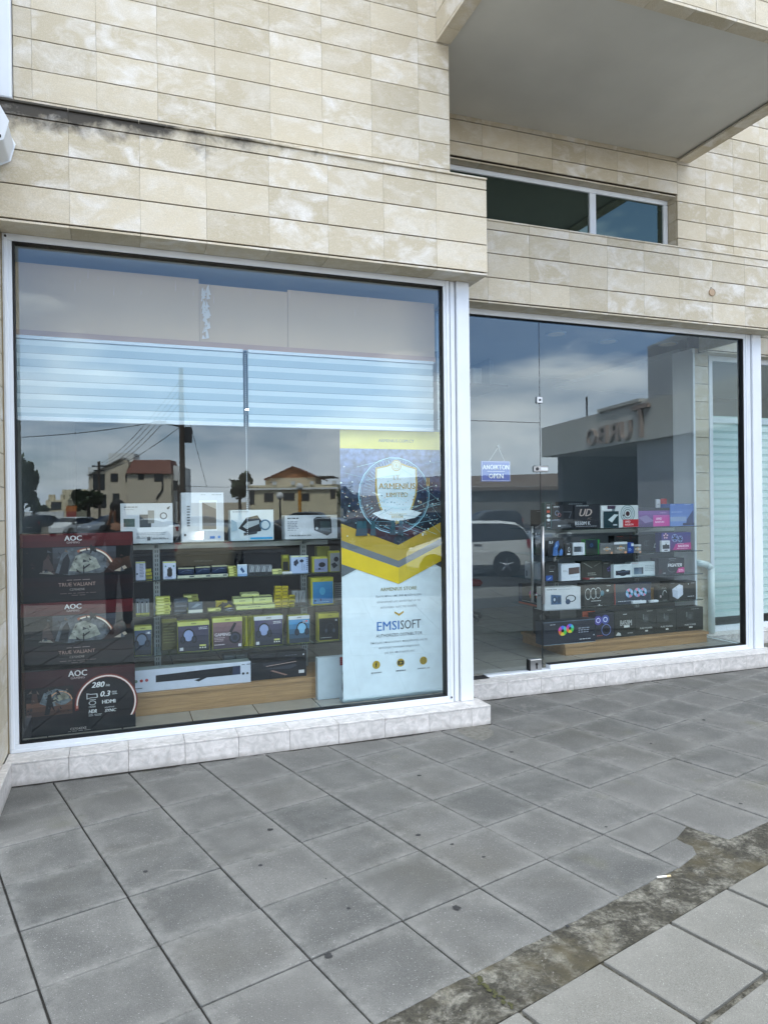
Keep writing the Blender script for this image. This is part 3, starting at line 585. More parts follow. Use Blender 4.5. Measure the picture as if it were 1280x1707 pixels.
mb.mesh([f(U(150), -.5, Zp(795.5)), f(U(206), -.5, Zp(767.5)), f(U(206), 9.2, Zp(767.5)), f(U(150), 9.2, Zp(795.5)), f(U(150), -.5, Zp(793)), f(U(206), -.5, Zp(765)), f(U(206), 9.2, Zp(765)), f(U(150), 9.2, Zp(793))], [(0, 1, 2, 3), (4, 5, 6, 7), (0, 1, 5, 4), (1, 2, 6, 5), (2, 3, 7, 6), (3, 0, 4, 7)], WH2)
rf = part(mb, 'roof', r_)
part(fbox(MB(), f, U(172), U(214), 4, 8, Zp(775), Zp(755), WH2), 'roof_block', r_)
part(fbox(MB(), f, U(141), U(155), 3, 8, 0, Zp(780), WH2), 'side_block', r_)
for px, py, w_, h in ((187, 800, 1.0, 1.2), (211, 800, .9, 1.2), (233, 797, .8, .8), (259, 800, 1.3, 1.2), (190, 833, .9, 1.2), (213, 833, 1.0, .9), (288.5, 815, .6, 1.4)): wnd(r_, f, U(px), Zp(py+6), w_, h, -.8 if 215 < px < 286 else 0)
part(fbox(fbox(MB(), f, U(158), U(177), -.03, -.004, Zp(820), Zp(793), DG), f, U(159), U(179), -.03, -.004, Zp(850), Zp(827), DG), 'balcony_opening', r_)
part(MB().path([f(U(272), -.95, Zp(790)), f(U(272), -.95, Zp(820)), f(U(262), -.95, Zp(835))], .12, DARKM, 6), 'downpipe', r_)
# --- white house with balustrade and orange gable
f = frame_at(482, 100, GL, 3); K = 100/CF
def U(px): return (px-482)*K
r_ = thing_f('house', f, 'cream house with a balustraded terrace and an orange gabled roof above the fourth white box', 'house')
mb = MB(); fbox(mb, f, U(413), U(562), 0, 10, 0, Zp(815), CREAM2); fbox(mb, f, U(411), U(564), -.4, 0, Zp(823), Zp(820), WH2)
for px in (413, 458, 489, 521, 558): fbox(mb, f, U(px)-.25, U(px)+.25, -.25, .25, Zp(815), Zp(809), WH2)
fbox(mb, f, U(432), U(520), 4, 10, Zp(815), Zp(801), CREAM); mb.prism([(U(432), Zp(801)), (U(520), Zp(801)), (U(481), Zp(783))], lambda a, b_, t: f(a, 4+6*t, b_), ROOFO)
fbox(mb, f, U(411), U(416), -.3, 0, 0, Zp(823), WH2); part(mb, 'wall', r_)
mb = MB(); zr = lambda px: Zp(782)-abs(px-481)*K*.44
for s_ in (-1, 1):
    a = 481; b_ = 481+s_*50; mb.mesh([f(U(a), 3.4, Zp(781)), f(U(b_), 3.4, Zp(781)-50*K*.44), f(U(b_), 10.5, Zp(781)-50*K*.44), f(U(a), 10.5, Zp(781))]+[f(U(a), 3.4, Zp(783)), f(U(b_), 3.4, Zp(783)-50*K*.44), f(U(b_), 10.5, Zp(783)-50*K*.44), f(U(a), 10.5, Zp(783))], [(0, 1, 2, 3), (4, 5, 6, 7), (0, 1, 5, 4), (1, 2, 6, 5), (2, 3, 7, 6), (3, 0, 4, 7)], ROOFR)
fbox(mb, f, U(520), U(552), 3, 9, Zp(801), Zp(799), DARKM); part(mb, 'roof', r_)
for px, py, w_, h in ((415, 846, .7, 1.8), (441, 842, 1.2, 1.1), (473, 840, 1.5, .9), (504, 841, 1.0, .9), (552, 838, .6, 1.1)): wnd(r_, f, U(px), Zp(py), w_, h, 0)
# --- small far houses
f = frame_at(95, 120, GL, 0); K = 120/CF
def U(px): return (px-95)*K
r_ = thing_f('house', f, 'small yellowish house with bare roof columns right of the tall dark tree', 'house'); mb = MB()
fbox(mb, f, U(76), U(113), 0, 8, 0, Zp(835), CREAM2); [fbox(mb, f, U(p), U(p)+.5, .2, .7, Zp(835), Zp(826), CREAM2) for p in (80, 85, 100, 110)]; part(mb, 'wall', r_); wnd(r_, f, U(86), Zp(851), 1.6, 1.2, 0)
f = frame_at(135, 135, GL, 0); r_ = thing_f('house', f, 'ochre apartment block half hidden by a tree left of the red roofed house', 'house'); mb = MB(); fbox(mb, f, -3.5, 4.5, 0, 9, 0, 6.2, CREAM2); part(mb, 'wall', r_); wnd(r_, f, -1, 3, 1.2, 1.3, 0)
f = frame_at(850, 75, GR, 0); r_ = thing_f('house', f, 'long low brown roofed building reflected left of the garage', 'building'); mb = MB(); fbox(mb, f, -14, 8, 0, 9, 0, 3.6, paint('6a665f', .9, 0, .1, 1)); part(mb, 'wall', r_)
BR_ = paint('6b5a4c', .85, 0, .2, 2); mb = MB(); mb.prism([(-14.5, 3.6), (8.5, 3.6), (8.5, 4.0), (-14.5, 4.0)], lambda a, b_, t: f(a, -.8+10.5*t, b_), BR_); mb.mesh([f(-14.5, -.8, 4.01), f(8.5, -.8, 4.01), f(8.5, 5, 5.6), f(-14.5, 5, 5.2)], [(0, 1, 2, 3)], BR_); part(mb, 'roof', r_)
f = frame_at(590, 118, GL, 0); r_ = thing_f('house', f, 'pale block reflected behind the roll-up banner', 'building'); mb = MB(); fbox(mb, f, -3, 26, 0, 9, 0, 4.0, paint('9b9894', .9, 0, .1, 1)); part(mb, 'wall', r_); wnd(r_, f, 6, 1.6, 1.6, 1.2, 0)
f = frame_at(340, 140, GL, 0); r_ = thing_f('house', f, 'low wall-like warehouse reflected between the two large houses', 'building'); mb = MB(); fbox(mb, f, -9, 12, 0, 9, 0, 3.4, CREAM); part(mb, 'wall', r_)
f = frame_at(30, 95, GL, 0); r_ = thing_f('wall', f, 'white boundary wall reflected under the big tree at far left', 'wall'); part(fbox(MB(), f, -14, 6, 0, .3, 0, 2.0, WH2), 'panel', r_)
f = frame_at(380, 60, GL, 0); r_ = thing_f('wall', f, 'low stone wall beyond the parked cars, reflected under the shelves', 'wall'); part(fbox(MB(), f, -20, 22, 0, .25, 0, .7, paint('8d8678', .9, 0, .2, 2)), 'panel', r_)
# --- garage building with relief lettering (right window)
dF = 25.0; Pf = fdist(915, dF, GR); av = CYAW-math.radians(12.3)          # image-sense direction running away from the viewer
def gpt(u, w_, z):                                                        # u: metres towards the viewer along the wall, w_: out of the wall (to image left)
    dx, dy = math.sin(av), math.cos(av); x = Pf.x-u*dx-w_*dy; y = Pf.y-(-u*dy+w_*dx)*1.0
    # virtual offset (-u*dx - w*dy, -u*dy + w*dx) -> real y flips
    return (x, Pf.y-(-u*dy+w_*dx), -.32+z)
def gu(px):                                                               # wall coordinate seen at column px
    d = ray(px, 853.5); d = d/d.dot(CFW); dx, dy = math.sin(av), math.cos(av)
    vx, vy = Pf.x, 2*GR-Pf.y; A = d.x, d.y   # t*A = (vx,vy)-(u*dx,u*dy)
    det = A[0]*dy-A[1]*dx; t = (vx*dy-vy*dx)/det; u = (A[0]*vy-A[1]*vx)/(det) ; return u, t
GB = paint('c4c2ba', .9, 0, .05, .5); GB2 = paint('a9acaf', .9, 0, .05, .5); GD = paint('3a3e44', .7, 0, .1, .6)
def gbox(mb, u0, u1, w0, w1, z0, z1, m_): return fbox(mb, gpt, u0, u1, w0, w1, z0, z1, m_)
u1063, _ = gu(1063); u1085, _ = gu(1085); u1230, _ = gu(1238)
ga = empty('garage', gpt(0, 0, 0), 'grey garage with raised mirrored lettering over a dark open front, reflected in the right window', 'building')
mb = MB(); gbox(mb, .1, 14.5, -9, -.45, 3.62, 4.55, GB2); gbox(mb, u1063, 14.5, -9, 0, 0, 3.62, GB2); gbox(mb, .1, u1063, -9, -8.5, 0, 3.6, GD); gbox(mb, .1, .5, -8.5, -.3, 0, 3.6, GD); gbox(mb, u1085, 14.5, -9, .05, 4.56, 6.1, GB2)
part(mb, 'wall', ga)
mb = MB(); gbox(mb, 0, 14.5, -.45, .25, 3.60, 4.62, GB); part(mb, 'fascia', ga); mb = MB(); gbox(mb, u1085-2.2, u1085-.01, -.4, .32, 4.63, 4.72, GB); part(mb, 'canopy', ga)
mb = MB(); gbox(mb, 4.2, u1063-.02, -8.4, -8.3, 0, 2.6, BLACK); part(mb, 'inner_door', ga)
mb = MB(); gbox(mb, u1063-1.5, u1063-.1, -2.6, -2.45, 3.42, 3.48, paint('ffffff', .4, 0, 0, 5, 0, 3)); part(mb, 'tube_lamp', ga)
LT = paint('a08d82', .8); mb = MB(); ua, _ = gu(994); ub, _ = gu(1103)
cw = (ub-ua); x_ = ua
widths = [(1.9, .86, 'T'), (1.35, .52, 'U'), (1.35, .52, 'R'), (1.35, .52, 'B'), (1.45, .52, 'O')]; tot = sum(a for a, _, _ in widths); acc = 0
for wd_, hh, ch in widths:
    vs, fs, tw, th = textgeo(ch, .02); c_u = ub-(acc+wd_/2)/tot*cw; acc += wd_; sw = wd_/tot*cw*.86/tw; sh = hh/th; zb = 3.68
    for wo in (.36, .26): mb.mesh([gpt(c_u-v.x*sw, wo, zb+hh/2+v.y*sh) for v in vs], fs, LT)
    mb.mesh([gpt(c_u-v.x*sw, .36, zb+hh/2+v.y*sh) for v in vs]+[gpt(c_u-v.x*sw, .25, zb+hh/2+v.y*sh) for v in vs], [(q[k], q[(k+1) % len(q)], q[(k+1) % len(q)]+len(vs), q[k]+len(vs)) for q in fs for k in range(len(q))], LT)
part(mb, 'lettering', ga)
mb = MB().tube(gpt(.9, -1, 4.6), gpt(.9, -1, 5.6), .03, DARKM); part(mb, 'aerial', ga)
# --- poles, wires, lamp
PW = paint('4a4038', .9, 0, .15, 6)
P0 = fdist(305, 40, GL); ptop = 9.55
up = empty('utility_pole', P0, 'tall dark wooden utility pole with a street lamp arm reflected in the left window', 'utility pole', 'wooden utility poles')
part(MB().tube((P0.x, P0.y, -.4), (P0.x, P0.y, ptop), .17, PW, 10, .13), 'pole', up)
def K40(py): return (856-py)*40/CF+1.57
la = fdist(268, 39.6, GL); mb = MB().path([(P0.x, P0.y, K40(716)), (P0.x*.5+la.x*.5, P0.y*.5+la.y*.5, K40(712)), (la.x, la.y, K40(709))], .05, DARKM)
arm = part(mb, 'lamp_arm', up)
part(MB().box(la.x-.35, la.x+.35, la.y-.1, la.y+.1, K40(709)-.08, K40(709)+.08, DARKM, ch=.03), 'lamp_head', up)
part(MB().box(P0.x+.15, P0.x+.55, P0.y-.15, P0.y+.15, K40(742), K40(716), DARKM, ch=.03), 'junction_box', up)
P1 = fdist(166, 100, GL); K1 = lambda py: (856-py)*100/CF+1.57
u2 = empty('utility_pole', P1, 'far utility pole with cross arms in front of the red roofed house', 'utility pole', 'wooden utility poles'); part(MB().tube((P1.x, P1.y, -.4), (P1.x, P1.y, K1(772)), .18, PW), 'pole', u2); part(MB().box(P1.x-.9, P1.x+.9, P1.y-.08, P1.y+.08, K1(781), K1(779), DARKM).box(P1.x-.7, P1.x+.7, P1.y-.08, P1.y+.08, K1(788), K1(786), DARKM), 'cross_arm', u2)
P2 = fdist(298, 95, GL); u3 = empty('utility_pole', P2, 'distant utility pole just left of the tall dark pole', 'utility pole', 'wooden utility poles'); part(MB().tube((P2.x, P2.y, -.4), (P2.x, P2.y, 5.0), .15, PW), 'pole', u3)
WIRE = paint('141414', .8)
def wire(a, b_, sag, lab, r=.022):
    a = Vector(a); b_ = Vector(b_); pts = [a.lerp(b_, t/14)-Vector((0, 0, sag*4*(t/14)*(1-t/14))) for t in range(15)]; c = (a+b_)/2
    tag(MB().path(pts, r, WIRE, 5).build('overhead_wire', loc=tuple(c)), lab, 'wire', 'overhead wires')
for k, zz_ in enumerate((8.9, 8.5, 8.1, 7.7)): wire((P0.x, P0.y, zz_), (P1.x+(k-1.5)*.5, P1.y, K1(779)), 1.0, ['topmost', 'second', 'third', 'lowest'][k]+' of the four wires running from the tall pole down to the far pole')
wire((P0.x, P0.y, K40(714)), (P1.x, P1.y, K1(787)), .6, 'wire from the lamp arm height down to the lower cross arm of the far pole')
Q = fdist(26, 45, GL); wire((la.x, la.y, K40(708)), (Q.x-6, Q.y, (856-729)*45/CF+1.57), .5, 'wire stretching from the lamp head to the left edge of the window')
Q = fdist(760, 95, GL); wire((P2.x, P2.y, 4.9), (Q.x, Q.y, 6.0), .8, 'wire running right from the distant pole over the balustraded house', .03)
Q = fdist(345, 60, GL); wire((P0.x, P0.y, K40(655)), (Q.x, Q.y, 3.6), .0, 'slanting stay wire right of the tall pole', .018)
for px, py, d_, lab in ((467, 833, 70, 'white globe on a low post, left of the two'), (500, 818, 70, 'white globe on an orange post, right of the two')):
    p = fdist(px, d_, GL); zz_ = (856-py)*d_/CF+1.57; r_ = empty('globe_lamp', p, lab, 'globe lamp', 'white globes reflected in front of the cream house'); part(MB().ball((p.x, p.y, zz_), .36, .36, .36, WH2, 14, 10), 'globe', r_, True); part(MB().tube((p.x, p.y, -.32), (p.x, p.y, zz_-.33), .09 if px < 480 else .16, paint('c7861c', .6) if px > 480 else DARKM), 'post', r_)
p = fdist(119, 70, GL); r_ = empty('sign_board', p, 'small orange and red roadside sign reflected above the monitor boxes', 'sign'); part(MB().tube((p.x, p.y, -.32), (p.x, p.y, 1.1), .05, DARKM), 'post', r_); part(MB().box(p.x-.5, p.x+.5, p.y, p.y+.06, 1.65, 2.2, paint('b5651f', .7)).box(p.x-.45, p.x+.45, p.y, p.y+.06, 1.1, 1.649, paint('8e2320', .7)), 'panel', r_)
# --- trees
LEAFM = paint('414c36', .8, 0, .45, 1.2); LEAF2 = paint('4d583e', .8, 0, .4, 1.2); BARK = paint('4b4036', .95, 0, .2, 3)
def tree(px, dist, gy, base_py, crowns, lab, m_, tr=.25, n=1500, leaf=.22, group='trees across the street'):
    o = fdist(px, dist, gy); K = dist/CF; R_ = Vector((math.cos(CYAW), math.sin(CYAW), 0)); F_ = Vector((math.sin(CYAW), -math.cos(CYAW), 0))
    r_ = empty('tree', o, lab, 'tree', group); cs = []
    for cpx, cpy, rpx, rpy in crowns: cs.append((o+R_*((cpx-px)*K)+Vector((0, 0, .32+1.57+(856-cpy)*K)), rpx*K, rpy*K))
    mb = MB(); hz = max(c[0].z for c in cs); mb.tube((o.x, o.y, -.4), (o.x, o.y, cs[0][0].z), tr, BARK, 8, tr*.5)
    for c, rx, rz in cs[1:]: mb.tube((o.x, o.y, max(.6, c.z-rz*1.4)), c, tr*.4, BARK, 6, tr*.15)
    part(mb, 'trunk', r_); mb = MB(); tot = sum(c[1]*c[2] for c in cs)
    for c, rx, rz in cs:
        cl = [(Vector((random.gauss(0, 1), random.gauss(0, 1), random.gauss(0, 1))).normalized()*random.uniform(.45, .95)) for _ in range(14)]
        for _ in range(int(n*rx*rz/tot)):
            q = random.choice(cl)+Vector((random.gauss(0, .17), random.gauss(0, .17), random.gauss(0, .17)))
            if random.random() < .25: q = Vector((random.gauss(0, .4), random.gauss(0, .4), random.gauss(0, .4)))
            P = c+Vector((q.x*rx, q.y*rx, q.z*rz)); a = Vector((random.gauss(0, 1), random.gauss(0, 1), random.gauss(0, 1))).normalized(); b_ = a.orthogonal().normalized()*leaf; a = a*leaf*1.5
            mb.face([P-a, P+b_, P+a, P-b_], m_)
    part(mb, 'crown', r_)
tree(34, 80, GL, 0, [(32, 800, 22, 32), (50, 802, 11, 16), (40, 828, 16, 12), (20, 815, 16, 30)], 'tall broad dark tree reflected at the left edge of the first window', LEAFM, .5, 5200, .34)
tree(57, 95, GL, 0, [(57, 842, 6, 9)], 'small round tree right of the tall dark tree', LEAFM, .2, 700, .3)
tree(70, 110, GL, 0, [(70, 852, 8, 6)], 'low bush-like tree before the small yellowish house', LEAF2, .2, 600, .3)
tree(148, 78, GL, 0, [(148, 834, 14, 11), (135, 842, 9, 9), (162, 833, 8, 8), (130, 828, 8, 8)], 'dark tree standing left of the red roofed house', LEAFM, .25, 2600, .25)
tree(400, 104, GL, 0, [(400, 820, 12, 14), (410, 805, 7, 8)], 'dark tree standing left of the balustraded house', LEAFM, .3, 2000, .3)
tree(575, 90, GL, 0, [(575, 838, 10, 16), (590, 845, 9, 12)], 'tree right of the balustraded house beside the banner', LEAF2, .25, 1600, .28)
tree(690, 80, GL, 0, [(690, 835, 26, 14)], 'broad low tree reflected over the banner', LEAF2, .25, 1700, .3)
# --- parked cars
TYRE = paint('121212', .85); RIM = paint('a6a8ab', .3, .9, .03); TAIL = paint('8a1513', .25, 0, 0); HEADL = paint('d5dade', .1, 0, 0); PLATE = paint('a9a99c', .5)
CARS = {}
def car(kind, paintm, center, heading, lab, plate_col=None):
    """local frame: x forward, y left"""
    L, W, H = {'hatch': (3.9, 1.70, 1.50), 'sedan': (4.5, 1.78, 1.45), 'suv': (4.4, 1.82, 1.68)}[kind]
    if kind == 'hatch': st = [(-.50, .35, .78, .90, .80), (-.485, .24, .98, 1.06, .90), (-.45, .20, 1.0, 1.30, .97), (-.40, .20, .99, 1.44, 1.0), (-.30, .20, .97, 1.49, 1), (-.05, .20, .94, 1.50, 1), (.10, .20, .92, 1.44, 1), (.24, .20, .91, 1.10, .98), (.33, .20, .88, .96, .97), (.43, .22, .78, .84, .92), (.49, .28, .62, .68, .78)]
    elif kind == 'sedan': st = [(-.50, .35, .75, .90, .82), (-.48, .26, .92, 1.0, .92), (-.36, .20, .95, 1.05, .98), (-.27, .20, .94, 1.28, 1.0), (-.17, .20, .93, 1.42, 1), (0, .20, .91, 1.45, 1), (.10, .20, .90, 1.38, 1), (.24, .20, .89, 1.02, .98), (.33, .20, .85, .93, .97), (.44, .22, .74, .80, .90), (.495, .28, .58, .64, .76)]
    else: st = [(-.50, .40, .95, 1.05, .84), (-.485, .30, 1.12, 1.22, .92), (-.45, .26, 1.14, 1.50, .97), (-.40, .26, 1.13, 1.64, 1.0), (-.2, .26, 1.1, 1.68, 1), (.0, .26, 1.08, 1.66, 1), (.10, .26, 1.06, 1.58, 1), (.24, .26, 1.05, 1.22, .98), (.33, .26, 1.02, 1.10, .97), (.44, .28, .94, 1.0, .92), (.495, .34, .74, .8, .80)]
    hd = Vector((heading[0], heading[1], 0)).normalized(); yaw = math.atan2(hd.y, hd.x)
    root = empty('parked_car', (center[0], center[1], -.32), lab, 'car', 'cars parked across the street'); root.rotation_euler = (0, 0, yaw)
    mb = MB(); rows = []
    for x, zb, zm, zt, wf in st:
        w_ = W/2*wf; ww = w_*(.78 if zt-zm > .2 else .93); rows.append([(x*L, 0, zb), (x*L, w_*.85, zb), (x*L, w_*.97, zb+.12), (x*L, w_, (zb+zm)/2+.1), (x*L, w_*.97, zm), (x*L, ww, zt-.05), (x*L, ww*.8, zt), (x*L, 0, zt+.015)])
    for s_ in (1, -1):
        for a in range(len(rows)-1):
            for b_ in range(7):
                q = [rows[a][b_], rows[a+1][b_], rows[a+1][b_+1], rows[a][b_+1]]; q = [(p[0], p[1]*s_, p[2]) for p in q]
                za, zb_ = rows[a], rows[a+1]; tall = (za[5][2]-za[4][2] > .2) or (zb_[5][2]-zb_[4][2] > .2)
                sidewin = b_ == 4 and tall; front = b_ in (5, 6) and abs(za[7][2]-zb_[7][2]) > .22*(1 if a > 4 else .9)
                mb.face(q, CARGLASS if (sidewin or front) else paintm)
        for e in (0, -1):
            for b_ in range(1, 7): mb.face([(rows[e][b_][0], rows[e][b_][1]*s_, rows[e][b_][2]), (rows[e][b_+1][0], rows[e][b_+1][1]*s_, rows[e][b_+1][2]), (rows[e][b_+1][0], 0, rows[e][b_+1][2]), (rows[e][b_][0], 0, rows[e][b_][2])], paintm)
    fr_x, re_x = .31*L, -.32*L
    for x in (fr_x, re_x):
        for s_ in (1, -1):
            y = s_*W/2; mb.prism([(math.cos(t*math.pi/9)*.37, math.sin(t*math.pi/9)*.37) for t in range(18)], lambda a, b_, t: (x+a, y*(.9+.112*t), .33+b_), BLACK)
    for px_ in ((-.18, .03) if kind != 'suv' else (-.2, .02)):   # door pillars
        for s_ in (1, -1): mb.box(px_*L-.05, px_*L+.05, s_*W/2*.80-.02, s_*W/2*.97+.012*s_ if s_ > 0 else s_*W/2*.80+.02, st[4][2], st[4][3]-.06, BLACK)
    body = mb.build('body', root, True)
    sub = body.modifiers.new('smooth', 'EDGE_SPLIT'); sub.split_angle = math.radians(38)
    for x in (fr_x, re_x):
        for s_ in (1, -1):
            wm = MB(); y = s_*W/2; wm.tube((x, y-s_*.20, .32), (x, y+s_*.015, .32), .315, TYRE, 22); t_ = wm.build('wheel', root)
            rm = MB(); rm.tube((x, y+s_*.015, .32), (x, y+s_*.022, .32), .20, DARKM, 20)
            for k in range(5):
                a = 2*math.pi*k/5+.3; rm.tube((x, y+s_*.026, .32), (x+.19*math.cos(a), y+s_*.026, .32+.19*math.sin(a)), .028, RIM, 6)
            rm.build('rim', t_)
    for s_ in (1, -1):
        zt_ = st[1][2]; MB().box(-.487*L-.02, -.455*L, s_*W/2*.66 if s_ > 0 else -W/2*.93, s_*W/2*.93 if s_ > 0 else -W/2*.66, zt_-.22, zt_+.02, TAIL, ch=.02).build('tail_light', root)
        zf = st[-2][2]; MB().box(.445*L, .475*L+.012, s_*W/2*.52 if s_ > 0 else -W/2*.84, s_*W/2*.84 if s_ > 0 else -W/2*.52, zf-.12, zf+.015, HEADL, ch=.02).build('headlight', root)
        MB().box(.17*L, .20*L, s_*W/2*.97 if s_ > 0 else -W/2*.97-.2, s_*W/2*.97+.2 if s_ > 0 else -W/2*.97, zt_+.0, zt_+.14, paintm, ch=.03).build('mirror', root)
        MB().box(-.15*L, -.10*L, s_*W/2*1.0-.01, s_*W/2*1.0+.02, st[4][2]-.12, st[4][2]-.09, DARKM).build('door_handle', root)
    MB().box(-.5*L-.012, -.5*L+.02, -.26, .26, st[0][2]-.28, st[0][2]-.32, PLATE).build('number_plate', root)
    return root
def cp(c, met=.0, r=.25): return paint(c, r, met, .02, 3)
e1 = Vector((cg, sg, 0)); SILV = cp('9fa3a6', .6); WCAR = cp('d5d6d2'); DCAR = cp('1d1f24', .3); GCAR = cp('6c6f73', .5); RCAR = cp('5b1f1e', .2); BCAR = cp('a49c88', .4)
_p = fdist(846, 19.4, GR); _R = Vector((math.cos(CYAW), math.sin(CYAW), 0)); _F = Vector((math.sin(CYAW), -math.cos(CYAW), 0)); _c = _p-_R*1.25+_F*.85
car('hatch', WCAR, (_c.x, _c.y), -_R+_F*.06, 'white hatchback seen from the side, mirrored in the glass door')
def carat(kind, m_, px, dist, gy, hv, lab):
    """hv: heading in image sense (right, away)"""
    p = fdist(px, dist, gy); R_ = Vector((math.cos(CYAW), math.sin(CYAW), 0)); F_ = Vector((math.sin(CYAW), -math.cos(CYAW), 0)); h = R_*hv[0]+F_*hv[1]; car(kind, m_, (p.x, p.y), h, lab)
carat('sedan', SILV, 945, 24, GR, (-.85, -.5), 'silver saloon seen at an angle through the glass boxes of the right display')
carat('suv', DCAR, 812, 46, GR, (-.9, -.35), 'dark car parked beyond the white hatchback')
carat('hatch', BCAR, 352, 22, GL, (-.12, 1), 'greyish hatchback seen from behind under the top glass shelf')
carat('suv', DCAR, 74, 62, GL, (.1, 1), 'dark off-roader with a yellow number plate above the monitor boxes')
carat('hatch', WCAR, 118, 58, GL, (-.2, -1), 'small white car facing us right of the dark off-roader')
carat('sedan', GCAR, 142, 60, GL, (.2, 1), 'grey saloon parked beside the small white car')
carat('sedan', WCAR, 248, 44, GL, (-1, .12), 'long white saloon seen side-on behind the two left white boxes')
carat('suv', SILV, 186, 50, GL, (-.6, -.8), 'silver estate left of the long white saloon')
carat('hatch', GCAR, 345, 50, GL, (.95, .3), 'grey hatchback beyond the tall router box')
carat('sedan', DCAR, 432, 36, GL, (1, .1), 'black saloon reflected across the third white box')
carat('sedan', SILV, 540, 38, GL, (-1, .15), 'silver saloon reflected across the fourth white box')
carat('suv', GCAR, 500, 60, GL, (-.95, .2), 'tall grey van-like car in front of the cream house')
carat('hatch', RCAR, 640, 34, GL, (.9, -.4), 'dark red hatchback reflected over the banner')
carat('suv', DCAR, 715, 40, GL, (-.9, .3), 'black off-roader reflected at the right of the banner')
# --- the photographer
SKIN = paint('8d6249', .6, 0, .04, 8); CLOTH = paint('15161a', .85, 0, .1, 20); HAIR = paint('0e0b0a', .7, 0, .2, 40); JEAN = paint('1c2230', .9, 0, .15, 30)
def skinned(name, nodes, edges, m_, root, sub=2, rootn=0):
    me = bpy.data.meshes.new(name); me.from_pydata([n_[0] for n_ in nodes], edges, []); me.materials.append(m_); o = bpy.data.objects.new(name, me); COL.objects.link(o); o.parent = root
    sk = o.modifiers.new('skin', 'SKIN'); sk.use_smooth_shade = True
    if not me.skin_vertices:
        me.attributes.new
        bpy.context.view_layer.objects.active = o
    if me.skin_vertices:
        for k, n_ in enumerate(nodes): me.skin_vertices[0].data[k].radius = (n_[1], n_[2] if len(n_) > 2 else n_[1]); me.skin_vertices[0].data[k].use_root = (k == rootn)
    s_ = o.modifiers.new('sub', 'SUBSURF'); s_.levels = sub; s_.render_levels = sub; return o
per = empty('person', (-.02, -.40, -.01), 'person with short dark hair in dark clothes holding a phone up at eye level', 'person')
# local coordinates, facing +Y
nodes = [((0, 0, .90), .15, .11), ((0, 0, 1.05), .135, .10), ((0, .01, 1.22), .16, .11), ((0, 0, 1.36), .13, .09), ((0, .0, 1.43), .05), ((0, .02, 1.50), .055), ((0, .03, 1.57), .078, .09), ((0, .025, 1.645), .072, .085)]
edges = [(0, 1), (1, 2), (2, 3), (3, 4), (4, 5), (5, 6), (6, 7)]
def add(n_, par): nodes.append(n_); edges.append((par, len(nodes)-1)); return len(nodes)-1
for s_ in (-1, 1):
    h_ = add(((s_*.095, 0, .82), .085), 0); k_ = add(((s_*.10, .02, .48), .056), h_); c_ = add(((s_*.10, .0, .30), .052), k_); a_ = add(((s_*.105, -.02, .09), .036), c_); add(((s_*.12, .12, .035), .032), a_)
    sh = add(((s_*.18, 0, 1.36), .055), 3); el = add(((s_*.24, .08, 1.13), .042), sh); fa = add(((s_*.17, .24, 1.32), .033), el); wr_ = add(((s_*.095, .335, 1.47), .024, .018), fa); pa = add(((s_*.085, .365, 1.53), .034, .014), wr_)
    for q, (dx, dz) in enumerate(((.006, .055), (-.004, .068), (-.014, .072), (-.022, .064))):
        k1 = add(((s_*(.088+dx*.3-.0), .378+.004*q, 1.545+dz*.35-.012*(1.5-q)), .0085), pa); add(((s_*(.060+dx*.2), .386, 1.548+dz*.42-.016*(1.5-q)), .0075), k1)
    add(((s_*.055, .350, 1.535), .009), pa)
body = skinned('body', nodes, edges, SKIN, per)
jn = [((0, 0, .93), .165, .125), ((0, 0, 1.08), .155, .12), ((0, .01, 1.22), .18, .13), ((0, 0, 1.35), .15, .11), ((0, 0, 1.42), .075, .07)]; je = [(0, 1), (1, 2), (2, 3), (3, 4)]
for s_ in (-1, 1):
    b0_ = len(jn); jn += [((s_*.18, 0, 1.355), .07), ((s_*.245, .078, 1.125), .057), ((s_*.17, .235, 1.315), .046), ((s_*.11, .315, 1.435), .036)]; je += [(3, b0_), (b0_, b0_+1), (b0_+1, b0_+2), (b0_+2, b0_+3)]
skinned('jacket', jn, je, CLOTH, per)
tn = [((0, 0, .93), .15, .115)]; te = []
for s_ in (-1, 1): b0_ = len(tn); tn += [((s_*.095, 0, .80), .10), ((s_*.10, .02, .48), .075), ((s_*.105, -.01, .10), .062)]; te += [(0, b0_), (b0_, b0_+1), (b0_+1, b0_+2)]
skinned('trousers', tn, te, JEAN, per)
mb = MB(); mb.ball((0, .005, 1.645), .098, .108, .10, HAIR, 18, 12, .03); part_ = mb.build('hair', per, True)
mb = MB().ball((0, .117, 1.575), .013, .02, .02, SKIN, 8, 6); mb.build('nose', per, True)
for s_ in (-1, 1): MB().ball((s_*.083, .02, 1.585), .012, .022, .032, SKIN, 8, 6).build('ear', per, True); MB().ball((s_*.031, .103, 1.605), .013, .008, .007, paint('e8e2dc', .3), 8, 6).build('eye', per, True); MB().box(s_*.115-.05, s_*.115+.05, -.09, .17, .0, .07, BLACK, ch=.02).build('shoe', per)
MB().ball((0, .108, 1.535), .022, .008, .006, paint('6b3a33', .5), 8, 6).build('mouth', per, True)
mb = MB().box(-.039, .039, -.030, -.0215, 1.445, 1.600, BLACK, ch=.002).box(-.034, .000, -.0215, -.019, 1.555, 1.592, DARKM, ch=.001); o = mb.build('phone'); tag(o, 'black phone held up in both hands by the person in dark clothes', 'phone')
